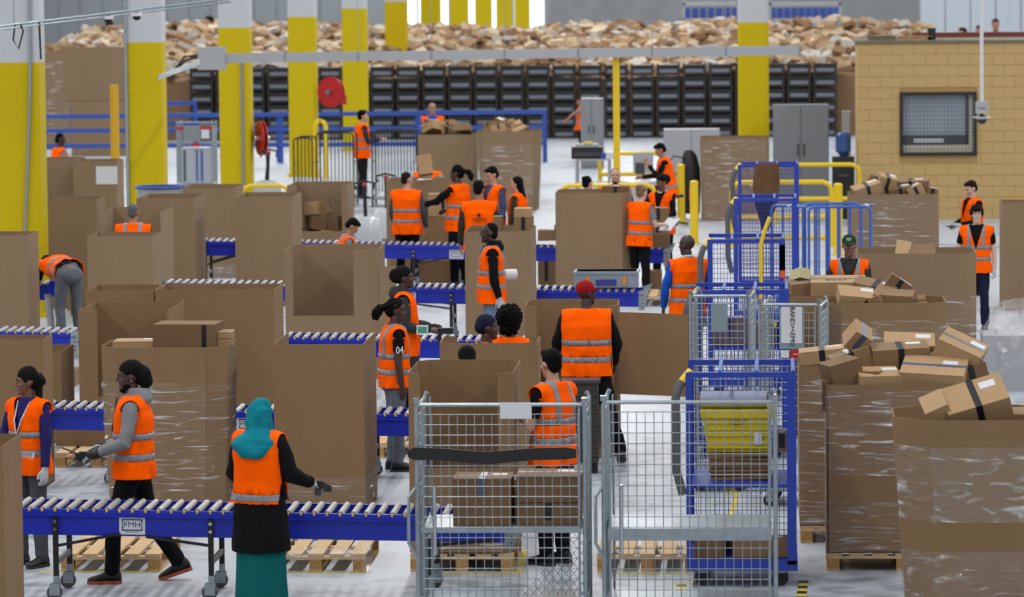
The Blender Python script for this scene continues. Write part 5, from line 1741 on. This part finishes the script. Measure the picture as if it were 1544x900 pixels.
pkY(YE - .3, 632, 654, 244, 274, .24, 'carton lifted by gloved hands at the sorting group', (8, -8, 10), m=CARD3, tape=None).location = C['b18'][1] + V((.08, -.02, 1.56))
pkY(YE, 811, 836, 347, 363, .3, 'flat carton at the left of the pair on the far conveyor', m=CARD, tape=None)
pkY(YE, 836, 846, 340, 363, .3, 'upright carton at the right of the pair on the far conveyor', m=CARD2, tape=None, lab=False)
pkY(YE, 979, 1009, 354, 374, .35, 'flat carton at the bottom of the pile at the conveyor end', m=CARD2, tape=None, lab=False)
pkY(YE, 976, 1008, 336, 354, .33, 'carton with black tape in the middle of the pile at the conveyor end', m=CARD, ax='y', lab=False)
pkY(YE, 975, 1008, 314, 336, .33, 'carton with black tape on top of the pile at the conveyor end', (0, 0, 4), m=CARD, ax='y', lab=False)
pk('b19', 775, 803, 328, 352, .5, .3, 'lower carton with black tape in the tall container', m=CARD, lab=False)
pk('b19', 775, 801, 314, 328, .5, .3, 'upper carton in the tall container', m=CARD3, tape=None, lab=False)
pk('b19', 744, 757, 326, 352, .7, .22, 'narrow carton beside the taped pair in the tall container', m=CARD, tape=None, lab=False)
pk('b20', 908, 948, 281, 300, .6, .3, 'carton with black tape rising from the large plain container', m=CARD2, ax='y', lab=False)
pk('r2', 1350, 1372, 374, 384, .5, .3, 'open carton flap showing in the large container at the right', (-20, 10, 0), m=CARD3, tape=None, lab=False)
pk('r2', 1372, 1412, 377, 386, .4, .4, 'flat carton lying inside the large container at the right', (-8, -4, 0), m=CARD2, tape=None, lab=False)
# cartons standing under the conveyors
for lb, x0, x1, y0, yb, m in (('film-wrapped carton under the far conveyor', 634, 680, 392, 425, CARD2), ('carton with black tape under the far conveyor left of the large container', 812, 838, 392, 430, CARD), ('white machine carton under the far conveyor', 683, 700, 404, 432, LGREY), ('film-wrapped bundle under the far conveyor at the left', 315, 358, 400, 432, FILM2), ('carton behind the second conveyor at the left', 110, 118, 555, 580, CARD), ('carton at the conveyor end by the black-trousered worker', 978, 998, 408, 438, CARD)):
    s = S((x0 + x1) / 2, yb)
    parcel(G((x0 + x1) / 2, yb), ((x1 - x0) / s, .4, (yb - y0) / s), (0, 0, 0), lb, m=m, tape=TAPE if 'tape' in lb else None, lab=False)
o = parcel(G(137, 690) + V((0, 0, .146)), (.6, .5, .26), (0, 0, 0), 'strapped carton on the pallet below the second conveyor', m=CARD2, tape=PAPER, lab=False, ax='x')
# grey folding crate on the fourth conveyor
CRG = mat('crate_grey_plastic', (150, 160, 176), .45)
YD = G(246, 517).y + .06
c = atY(914, 434, YD)
s = FPX / ((c - CP).dot(CF))
t = thing('folding_crate', 'grey plastic folding crate with orange latches on the fourth conveyor', 'crate', c + V((0, 0, .004)), 0)
w_, h_, d_ = 96 / s / 2, 24 / s, .46
MB().box(-w_, w_, 0, d_, 0, .015).build('floor_panel', CRG, t)
for nm, q in (('long_wall', (-w_, w_, 0, .02)), ('long_wall', (-w_, w_, d_ - .02, d_)), ('short_wall', (-w_, -w_ + .02, .02, d_ - .02)), ('short_wall', (w_ - .02, w_, .02, d_ - .02))):
    wo = MB().box(*q, .015, h_).build(nm, CRG, t)
MB().box(-w_ - .015, w_ + .015, -.015, .02, h_ - .03, h_).box(-w_ - .015, w_ + .015, d_ - .02, d_ + .015, h_ - .03, h_).build('rim', CRG, t)
for x in (-w_, -w_ + .13, w_ - .13, w_ - .02):
    MB().box(x, x + .02, -.012, 0, 0, h_ - .03).build('rib', CRG, t)
for x in (-.23, .23):
    MB().box(x - .025, x + .025, -.022, -.002, .03, .14).build('latch', mat('orange_latch', (226, 150, 40), .5), t)
MB().box(-.13, .13, -.02, -.002, .03, .1).build('blue_handle', mat('violet_blue_plastic', (52, 56, 150), .5), t)
# ================================================================== wall of black totes
TOT = mat('black_tote', (26, 27, 30), .42)
TOTL = mat('tote_card', (128, 132, 142), .6)
Y0 = G(800, 209).y
sT = FPX / ((V((0, Y0, 1)) - CP).dot(CF))
pw, ph = 39.4 / sT, 18.9 / sT
t0 = thing('tote_box', 'black plastic tote stacked in the long wall of totes', 'tote', (0, 0, 0), 0, 'black totes stacked as a wall')
a_, b_, h_ = pw / 2 - .035, .4, ph - .012
MB().loft([[V((-a_ + .03, .02, 0)), V((a_ - .03, .02, 0)), V((a_ - .03, b_ - .02, 0)), V((-a_ + .03, b_ - .02, 0))], [V((-a_ + .01, 0, h_ * .75)), V((a_ - .01, 0, h_ * .75)), V((a_ - .01, b_, h_ * .75)), V((-a_ + .01, b_, h_ * .75))]]).build('body', TOT, t0)
MB().box(-a_, a_, -.02, b_ + .02, h_ * .75, h_ * .86).build('rim', TOT, t0)
MB().loft([[V((-a_ + .07, -.015, h_ * .2)), V((a_ - .07, -.015, h_ * .2)), V((a_ - .07, .0, h_ * .2)), V((-a_ + .07, .0, h_ * .2))], [V((-a_ + .07, -.03, h_ * .5)), V((a_ - .07, -.03, h_ * .5)), V((a_ - .07, .0, h_ * .5)), V((-a_ + .07, .0, h_ * .5))]]).build('label_holder', TOTL, t0)
MB().box(-a_ + .005, -a_ + .05, -.035, .01, 0, h_).build('corner_rib', TOT, t0)
MB().box(a_ - .05, a_ - .005, -.035, .01, 0, h_).build('corner_rib', TOT, t0)
KIDS[t0] = [o for o in bpy.data.objects if o.parent == t0]
NUM = 'first second third fourth fifth sixth seventh eighth ninth tenth eleventh twelfth thirteenth fourteenth fifteenth sixteenth seventeenth eighteenth nineteenth twentieth'.split()
NUM += ['twenty-' + q for q in NUM[:9]]
ci = 0
first = True
xs0 = atY(304, 150, Y0).x
xs1 = atY(1282, 150, Y0).x
x = xs0
while x < xs1:
    for r_ in range(6):
        loc = (x, Y0 + random.uniform(-.02, .02), r_ * ph)
        lb_ = 'black tote, %s stack from the left, %s from the floor' % (NUM[ci], NUM[r_])
        if first:
            t0.location = loc
            t0['label'] = lb_
            first = False
        else:
            dup(t0, loc, 0, lb_)
    x += pw
    ci += 1
# ================================================================== the long heap of parcels behind the totes
HC = [mat('heap_card_%d' % i, c, .8, spec=.2) for i, c in enumerate(((196, 164, 128), (214, 188, 156), (170, 136, 102), (226, 206, 180), (148, 116, 86), (206, 200, 192)))]
hm = [MB().box(-a / 2, a / 2, -b / 2, b / 2, 0, c).mesh('parcel', HC[0]) for a, b, c in ((.36, .26, .15), (.46, .3, .1), (.27, .22, .18), (.34, .22, .08), (.5, .22, .13))]
HMSH = []
for me in hm:
    for m in HC:
        q = me.copy()
        q.materials.clear()
        q.materials.append(m)
        HMSH.append(q)
rnd = random.Random(21)
def heap_z(x, y):
    "surface height of the heap"
    f = (y - Y0 - .6) / 13.0
    return 1.72 + .82 * min(1, max(0, f)) ** .8 + .28 * noise.noise(V((x * .35, y * .3, 3))) - .55 * max(0, abs(f - .5) - .5)
heap = MB()
hx0, hx1 = atY(66, 100, Y0).x, atY(1320, 100, Y0).x
cand = []
y = Y0 + .7
while y < Y0 + 14.5:
    x = hx0 - 1
    while x < hx1 + 1.6:
        cand.append((x + rnd.uniform(-.2, .2), y + rnd.uniform(-.2, .2)))
        x += .4
    y += .62
rnd.shuffle(cand)
n = 0
cand.sort(key=lambda q: q[1])
vis = [q for q in cand if q[1] < Y0 + 13.5]
rnd.shuffle(vis)
for q in vis[:170]:
    o = bpy.data.objects.new('parcel', rnd.choice(HMSH))
    COL.objects.link(o)
    o.location = (q[0], q[1], heap_z(*q) + rnd.uniform(-.05, .12))
    o.rotation_euler = (rnd.uniform(-.6, .6), rnd.uniform(-.6, .6), rnd.uniform(0, 3.1))
    tag(o, 'loose parcel in the long heap behind the wall of black totes', 'parcel', 'parcels of the long far heap')
hb = MB()
for q in vis[170:] + cand[len(vis):]:
    dims = rnd.choice(((.36, .26, .15), (.46, .3, .1), (.27, .22, .18), (.34, .22, .08), (.5, .22, .13)))
    Mx = T(q[0], q[1], heap_z(*q)) @ Matrix.Rotation(rnd.uniform(0, 3), 4, 'Z') @ Matrix.Rotation(rnd.uniform(-.5, .5), 4, 'X') @ Matrix.Rotation(rnd.uniform(-.5, .5), 4, 'Y')
    hb.box(-dims[0] / 2, dims[0] / 2, -dims[1] / 2, dims[1] / 2, 0, dims[2], rnd.randrange(6), Mx)
nx, ny = 90, 16
g0_ = len(hb.v)
pts = []
for j in range(ny + 1):
    for i in range(nx + 1):
        x, y = hx0 - 1.2 + (hx1 - hx0 + 2.6) * i / nx, Y0 + .55 + 14.2 * j / ny
        pts.append((x, y, heap_z(x, y) - .12))
fs = [(j * (nx + 1) + i, j * (nx + 1) + i + 1, (j + 1) * (nx + 1) + i + 1, (j + 1) * (nx + 1) + i) for j in range(ny) for i in range(nx)]
hb.add(pts, fs, 4)
# front face of the heap down to the floor
fr = [(p[0], p[1], 0) for p in pts[:nx + 1]]
hb.add(fr + pts[:nx + 1], [(i, i + 1, nx + 2 + i, nx + 1 + i) for i in range(nx)], 4)
for e in (0, nx):
    col_ = [pts[j * (nx + 1) + e] for j in range(ny + 1)]
    hb.add([(p[0], p[1], 0) for p in col_] + col_, [(j, j + 1, ny + 2 + j, ny + 1 + j) for j in range(ny)], 4)
o = hb.build('parcel_heap', HC, None, fix=False)
tag(o, 'mass of parcels filling the long heap behind the wall of black totes', 'parcel heap', None, 'stuff')
# ================================================================== blue barriers
def barrier(label, x0, x1, yb, rows, m=RBLUE):
    a, b = G(x0, yb), G(x1, yb)
    L = b.x - a.x
    t = thing('barrier_rail', label, 'barrier', a, 0, 'blue barrier rails')
    for q in rows:
        z = HT((x0 + x1) / 2, yb, q)
        MB().box(0, L, -.04, .04, z - .05, z + .05).build('rail', m, t)
    zt = HT((x0 + x1) / 2, yb, rows[0])
    for x in (.04, L - .04):
        MB().box(x - .05, x + .05, .0, .1, 0, zt + .05).build('post', m, t)
    return t
for i, (lb, a, b) in enumerate((('blue barrier rail at the far left behind the nearest column', -30, 195), ('blue barrier rail between the second and third columns', 196, 420), ('blue barrier rail behind the black wire trolleys', 421, 630), ('blue barrier rail behind the parcel containers', 631, 823))):
    barrier(lb, a, b, 246, (176.5 - i * 2.2, 198 - i * 1.6, 221 - i * 1.3))
barrier('second blue barrier behind the far left containers', -30, 106, 218, (159, 188))
barrier('second blue barrier between the second and third columns', 236, 296, 216, (156, 186))
# ================================================================== hose reels
def reel(label, c, side, rx, s):
    t = thing('hose_reel', label, 'hose reel', c, 0)
    R_ = .33
    for x in (0, .07):
        MB().tube([(x, 0, 0), (x + .02, 0, 0)], R_, 28).build('disc', RED, t, True)
    MB().tube([(.02, 0, 0), (.07, 0, 0)], .2, 20).build('hose_coil', mat('red_hose', (120, 20, 20), .6), t, True)
    MB().tube([(-.1, 0, 0), (.2, 0, 0)], .06, 12).build('hub', CHROME, t, True)
    MB().tube([(.08, -.2, -.18), (.08, -.24, -.5), (.06, -.2, -.8)], .014, 6).build('hose_end', BLACK, t, True)
    return t
c3 = V(cols[2].location)
r1_ = reel('red hose reel on the third yellow column', (c3.x + .44, c3.y - .1, atY(385, 208, c3.y).z), 1, 0, 1)
r1_.rotation_euler = (0, 0, math.radians(22))
c4 = V(cols[3].location)
r2_ = reel('far red hose reel on the fourth yellow column', (c4.x + .62, c4.y - .36, atY(487, 138, c4.y).z), 1, 0, 1)
r2_.rotation_euler = (0, 0, math.radians(62))
MB().box(.25, .5, -.1, .1, -.28, -.08).build('valve_box', RED, r2_)
# ================================================================== trolleys by the columns
t, P, cw, ch = grey_cage('grey wire roll cage with red strap left of the third column', 268, 322, 292, 182, d=.6, nx=9, nz=12, handles=False)
MB().box(-cw / 2, cw / 2, -.03, -.01, ch - .19, ch - .12).build('strap', RED, t)
MB().box(-.22, .12, -.05, -.03, ch - .42, ch - .1).build('grey_plate', MGREY, t)
MB().box(.14, .3, -.05, -.03, ch - .36, ch - .18).build('paper', PAPER, t)
MB().box(-.06, .1, -.05, -.03, ch - .52, ch - .45).build('red_label', RED, t)
MB().box(-cw / 2 + .08, cw / 2 - .08, .05, .5, .2, ch - .55).build('film_wrapped_load', mat('milky_film', (206, 212, 222), .3), t)
for x in (-.22, .03, .13):
    MB().box(x - .02, x + .02, .035, .05, .25, ch - .6).build('load_stripe', RBLUE if x > 0 else DGREY, t)
def black_trolley(label, x0, x1, yb, yt, d=.7, nb=5):
    P = G((x0 + x1) / 2, yb)
    s = S((x0 + x1) / 2, yb)
    w_ = (x1 - x0) / s / 2
    h_ = HT((x0 + x1) / 2, yb, yt)
    t = thing('wire_trolley', label, 'trolley', P, 0, 'black wire trolleys')
    for nm, y in (('front_frame', 0), ('back_frame', d)):
        mb = MB()
        tube_frame(mb, -w_, w_, y, .15, h_, .016, nb, .009)
        mb.build(nm, BLACKM, t, True)
    for x in (-w_, w_):
        MB().tube([(x, 0, .2), (x, d, .2)], .016, 6).build('side_bar', BLACKM, t, True)
        MB().tube([(x, 0, h_ * .6), (x, d, h_ * .6)], .012, 6).build('side_bar', BLACKM, t, True)
        for y in (0, d):
            MB().tube([(x - .015, y, .075), (x + .015, y, .075)], .075, 12).build('wheel', BLACK, t, True)
    MB().box(-w_, w_, 0, d, .14, .17).build('deck', MGREY, t)
black_trolley('black wire trolley at the foot of the fourth column', 444, 472, 305, 208)
black_trolley('black wire trolley left of the tracksuit worker', 478, 534, 312, 200)
black_trolley('black wire trolley right of the tracksuit worker', 562, 630, 312, 198, nb=7)
def pallet_truck(label, x, yb, rz, m):
    P = G(x, yb)
    t = thing('pallet_truck', label, 'pallet truck', P, math.radians(rz))
    b = MB()
    rings = []
    for z, a, b2 in ((.1, .24, .16), (.3, .26, .18), (.5, .25, .17), (.62, .2, .13), (.66, .12, .08)):
        rings.append(ering(z, a, b2, 0, 20, 0, 4))
    b.loft(rings).build('motor_housing', m, t, True)
    MB().box(-.22, .22, -.19, .1, .08, .16).build('bumper', DGREY, t)
    MB().tube([(0, 0, .6), (0, -.12, 1.15)], .03, 8).build('tiller', BLACK, t, True)
    MB().tube([(-.14, -.12, 1.1), (-.16, -.14, 1.2), (0, -.15, 1.24), (.16, -.14, 1.2), (.14, -.12, 1.1)], .018, 8).build('handle_loop', BLACK, t, True)
    MB().ell((0, -.15, 1.18), (.04, .04, .035), 10, 8).build('stop_button', RED, t, True)
    for x_ in (-.16, .16):
        MB().box(x_ - .08, x_ + .08, .15, 1.2, .05, .1).build('fork', STEEL, t)
    MB().tube([(-.05, 0, .09), (.05, 0, .09)], .09, 14).build('wheel', BLACK, t, True)
WG_ = mat('glossy_white_plastic', (206, 210, 216), .2)
pallet_truck('white pallet truck left of the sorting group', 552, 388, 0, WG_)
pallet_truck('second white pallet truck beside the sorting container', 584, 374, 0, WG_)
pallet_truck('pallet truck beside the low yellow rail', 404, 325, 20, mat('beige_plastic', (178, 182, 180), .4))
# ================================================================== cabinets and workstation
def cabinet(label, x0, x1, yb, yt, d=.5, m=MGREY, doors=2):
    P = G((x0 + x1) / 2, yb)
    w_ = (x1 - x0) / S((x0 + x1) / 2, yb) / 2
    h_ = HT((x0 + x1) / 2, yb, yt)
    t = thing('metal_cabinet', label, 'cabinet', P, 0)
    MB().box(-w_, w_, .0, d, 0, h_).build('body', m, t)
    for i in range(doors):
        a, b = -w_ + .015 + 2 * w_ * i / doors, -w_ - .015 + 2 * w_ * (i + 1) / doors
        dr = MB().box(a, b, -.018, 0, .06, h_ - .03).build('door', m, t)
        MB().box(b - .05 if i == 0 else a + .03, b - .03 if i == 0 else a + .05, -.04, -.018, h_ * .5, h_ * .62).build('handle', BLACK, dr)
    return t
cabinet('grey metal cabinet hiding the arm-stretching worker', 876, 909, 254, 149, d=.8)
cabinet('large grey double-door cabinet left of the beige hut', 1166, 1250, 312, 158)
cabinet('low pale grey cabinet behind the seated man', 1001, 1085, 285, 195, m=LGREY)
cabinet('grey cabinet beside the beige hut wall', 1270, 1283, 318, 168, m=LGREY, doors=1, d=.3)
def bench(label, x0, x1, yb, yt, d=.6):
    P = G((x0 + x1) / 2, yb)
    w_ = (x1 - x0) / S((x0 + x1) / 2, yb) / 2
    h_ = HT((x0 + x1) / 2, yb, yt)
    t = thing('shelf_bench', label, 'workbench', P, 0)
    for z in (h_, h_ * .55, h_ * .15):
        MB().box(-w_, w_, 0, d, z - .03, z).build('shelf', LGREY, t)
    for x in (-w_ + .02, w_ - .02):
        for y in (.02, d - .02):
            MB().box(x - .02, x + .02, y - .02, y + .02, 0, h_ - .03).build('leg', LGREY, t)
    return P, w_, h_
P, w_, h_ = bench('grey shelf bench with printer behind the large container', 868, 920, 318, 240)
o = thing('label_printer', 'black printer on the grey shelf bench', 'printer', P + V((-.1, .1, h_)), 0)
MB().box(-.3, .28, 0, .4, 0, .22).build('body', BLACK, o)
MB().box(-.22, .2, .02, .3, .22, .28).build('paper_tray', LGREY, o)
MB().box(-.06, .1, .0, .1, .28, .32).build('yellow_note', YEL2, o)
MB().box(-.25, .25, -.006, 0, .06, .12).build('slot', DGREY, o)
o = thing('paper_stack', 'white papers and blue cup on the grey shelf bench', 'papers', P + V((.36, .05, h_)), 0)
MB().box(-.1, .12, 0, .3, 0, .12).build('papers', PAPER, o)
MB().tube([(-.16, .03, 0), (-.16, .03, .12)], .05, 10).build('blue_cup', RBLUE, o, True)
P = G(966, 335)
o = thing('film_covered_table', 'white film-wrapped round load serving as a table', 'table', P, 0)
MB().loft([ering(z, r_, r_, 0, 24, 0, 3) for z, r_ in ((0, .36), (.3, .38), (.6, .37), (.74, .39), (.76, .36))]).build('wrapped_load', mat('white_film_wrap', (214, 218, 224), .3, bump=.6, bscale=9), o, True)
o = thing('monitor', 'white monitor seen from behind on the film-wrapped load', 'monitor', P + V((.05, .1, .76)), 0)
MB().box(-.18, .18, 0, .05, .12, .48).build('screen_housing', LGREY, o)
MB().box(-.14, .02, -.02, .0, .1, .3).build('dark_panel', DGREY, o)
MB().box(-.03, .03, .02, .06, 0, .14).build('stand', LGREY, o)
MB().box(-.12, .12, -.05, .14, 0, .012).build('foot', LGREY, o)
P = G(1014, 340)
o = thing('stool', 'work stool under the seated man', 'stool', P + V((0, .0, 0)), 0)
MB().tube([(0, 0, .5), (0, 0, .55)], .2, 18).build('seat', BLACK, o, True)
MB().tube([(0, 0, .06), (0, 0, .5)], .03, 8).build('column', CHROME, o, True)
for i in range(5):
    a = i * 2 * math.pi / 5
    MB().bar((0, 0, .07), (math.cos(a) * .28, math.sin(a) * .28, .03), .03, .03).build('leg', BLACK, o)
P = G(1042, 330)
o = thing('scrubber_machine', 'black upright cleaning machine with cable behind the seated man', 'cleaning machine', P, 0)
MB().loft([ering(z, a, b, 0, 16, x, 3) for z, a, b, x in ((.1, .16, .16, 0), (.5, .17, .16, 0), (.9, .17, .13, .0), (1.15, .13, .1, -.02), (1.25, .06, .05, -.04))]).build('tank', BLACK, o, True)
MB().tube([(-.1, -.1, 1.1), (-.3, -.12, 1.15), (-.42, -.1, 1.0), (-.3, -.12, .8), (-.05, -.16, .95)], .014, 6).build('cable', BLACK, o, True)
MB().ell((.02, -.18, .45), (.06, .05, .2), 12, 8).build('red_hose', RED, o, True)
for x in (-.12, .12):
    MB().tube([(x - .02, 0, .09), (x + .02, 0, .09)], .09, 12).build('wheel', BLACK, o, True)
# water cooler
P = G(1272, 330)
o = thing('water_cooler', 'black water cooler with blue bottle beside the beige hut', 'water cooler', P, 0)
k_ = S(1272, 330)
MB().box(-.2, .2, 0, .36, 0, HT(1272, 330, 237)).build('cabinet', BLACK, o)
zz = HT(1272, 330, 237)
MB().tube([(0, .18, zz - .02), (0, .18, zz + .05), (0, .18, zz + .1), (0, .18, zz + .4), (0, .18, zz + .44)], [.06, .08, .14, .14, .1], 18).build('bottle', mat('blue_water_bottle', (66, 110, 176), .12, trans=.3), o, True)
MB().box(-.1, .1, -.05, .0, zz - .35, zz - .3).build('drip_tray', DGREY, o)
# ================================================================== plastic-wrapped pile at the right edge
P = G(1532, 590)
o = thing('wrapped_machine', 'grey load covered with crumpled clear film at the right edge', 'wrapped load', P, 0)
MB().box(-.36, .6, 0, .7, 0, .62).build('grey_block', LGREY, o)
mb = MB()
rings = []
for z, a, b in ((0, .42, .42), (.25, .42, .42), (.5, .43, .42), (.68, .42, .4), (.8, .34, .34), (.95, .22, .26), (1.0, .1, .12)):
    ring = []
    for p in ering(z, a * 1.1, b, .35, 48, .12, 3):
        q = noise.noise(p * 7) * .05 + noise.noise(p * 17) * .035
        ring.append(p + V((p.x, p.y - .35, .3)).normalized() * q)
    rings.append(ring)
mb.loft(rings).build('film_cover', film_mat('crumpled_film', .1, .65, (3, 3, 3)), o, True)
# clear bag and bin behind the containers at the left
P = G(243, 440)
o = thing('film_bag', 'open clear plastic bag standing behind the left containers', 'plastic bag', P, 0)
MB().loft([ering(z, a, b, 0, 24, 0, 2) for z, a, b in ((0, .2, .2), (.6, .26, .26), (1.2, .3, .3), (1.52, .34, .34))], cap=False).build('bag', mat('grey_film_bag', (176, 182, 184), .3, var=.2, vscale=5), o, True)
MB().tube([p for p in ering(1.53, .35, .35, 0, 24, 0, 2)], .02, 6).build('blue_rim', RBLUE, o, True)
# grey tube tool by the bending worker
P = G(80, 520)
o = thing('film_core_tube', 'grey tube standing by the bending worker', 'tube', P, 0)
MB().tube([(0, 0, 0), (-.06, .05, .62)], .045, 12).build('tube', LGREY, o, True)
MB().tube([(-.06, .05, .6), (-.062, .052, .64)], .05, 12).build('rim', MGREY, o, True)
# ================================================================== dark crate behind the young man, far bins and lockers
P = G(876, 714)
o = thing('plastic_bin', 'dark grey ribbed plastic bin behind the young man', 'bin', P, 0)
sB = S(876, 714)
w_, h_ = 52 / sB / 2, HT(876, 714, 578)
MB().box(-w_, w_, 0, .26, .1, h_).build('body', mat('dark_bin', (58, 55, 52), .6), o)
for i in range(8):
    z = .16 + (h_ - .2) * i / 8
    MB().box(-w_ - .008, w_ + .008, -.01, .0, z, z + .03).build('rib', mat('dark_bin', (0, 0, 0)), o)
MB().box(-w_ - .02, w_ + .02, -.02, .28, h_, h_ + .03).build('rim', DGREY, o)
for x in (-w_ + .05, w_ - .05):
    MB().box(x - .04, x + .04, .02, .24, 0, .1).build('foot', BLACK, o)
YL = 150.0
BB = mat('far_blue_bin', (40, 72, 158), .5)
tb = None
for a, b, zrow in ((1030, 1114, 20), (1160, 1268, 20)):
    p, q = atY(a, 28, YL), atY(b, 28, YL)
    rk = thing('storage_rack', 'far grey rack of blue bins ' + ('left' if a == 1030 else 'right') + ' of the lone yellow column', 'rack', (p.x, YL, 0), 0)
    L = q.x - p.x
    MB().box(0, L, 0, .6, p.z - .06, p.z).build('shelf', LGREY, rk)
    for x in (.03, L - .03):
        MB().box(x - .04, x + .04, 0, .6, 0, p.z + .6).build('upright', LGREY, rk)
    MB().box(0, L, 0, .6, p.z + .44, p.z + .56).build('top_shelf', LGREY, rk)
    n = int((b - a) / 10.6)
    for i in range(n):
        loc = (p.x + L * (i + .5) / n, YL + .02, p.z)
        lb_ = '%s blue bin from the left in the far %s rack' % (NUM[i], 'left' if a == 1030 else 'right')
        if tb is None:
            tb = thing('storage_bin', lb_, 'bin', loc, 0, 'blue bins in the far racks')
            MB().box(-.11, .11, 0, .4, 0, .36).build('body', BB, tb)
            MB().box(-.1, .1, -.012, 0, .22, .3).build('front_lip', RBLUE, tb)
            KIDS[tb] = [c for c in bpy.data.objects if c.parent == tb]
        else:
            dup(tb, loc, 0, lb_)
YK_ = 186.0
LK = mat('locker_white', (206, 216, 226), .5)
for i in range(5):
    p = atY(1388 + i * 38, 60, YK_)
    o = thing('wall_locker', ['first', 'second', 'third', 'fourth', 'fifth'][i] + ' far white locker from the left above the hut roof', 'locker', (p.x, YK_, 0), 0, 'far white lockers')
    w_ = 37 / (FPX / ((p - CP).dot(CF)))
    MB().box(0, w_ - .02, 0, .5, 0, 2.55).build('body', LK, o)
    for j in range(2):
        MB().box(.02 + j * (w_ - .02) / 2, (j + 1) * (w_ - .02) / 2 - .02, -.02, 0, .1, 2.5).build('door', LK, o)
# clutter on the hut roof
for i, (lb, x, w_, h_) in enumerate((('flat pale board on the hut roof', 1355, .6, .06), ('low green-grey box on the hut roof left end', 1310, .5, .07), ('small dark lamp box on the hut roof', 1400, .14, .2))):
    o = thing('roof_clutter', lb, 'box', (bp0.x + (x - 1294) / S(1294, 331), bp0.y + .3, BH + .05), 0)
    MB().box(0, w_, 0, .3, 0, h_).build('body', (CARD3, MATS['roof_edge'], BLACK)[i], o)
    MB().box(-.01, w_ + .01, -.01, .31, h_, h_ + .012).build('lid', (CARD3, MATS['roof_edge'], DGREY)[i], o)
run_jobs()
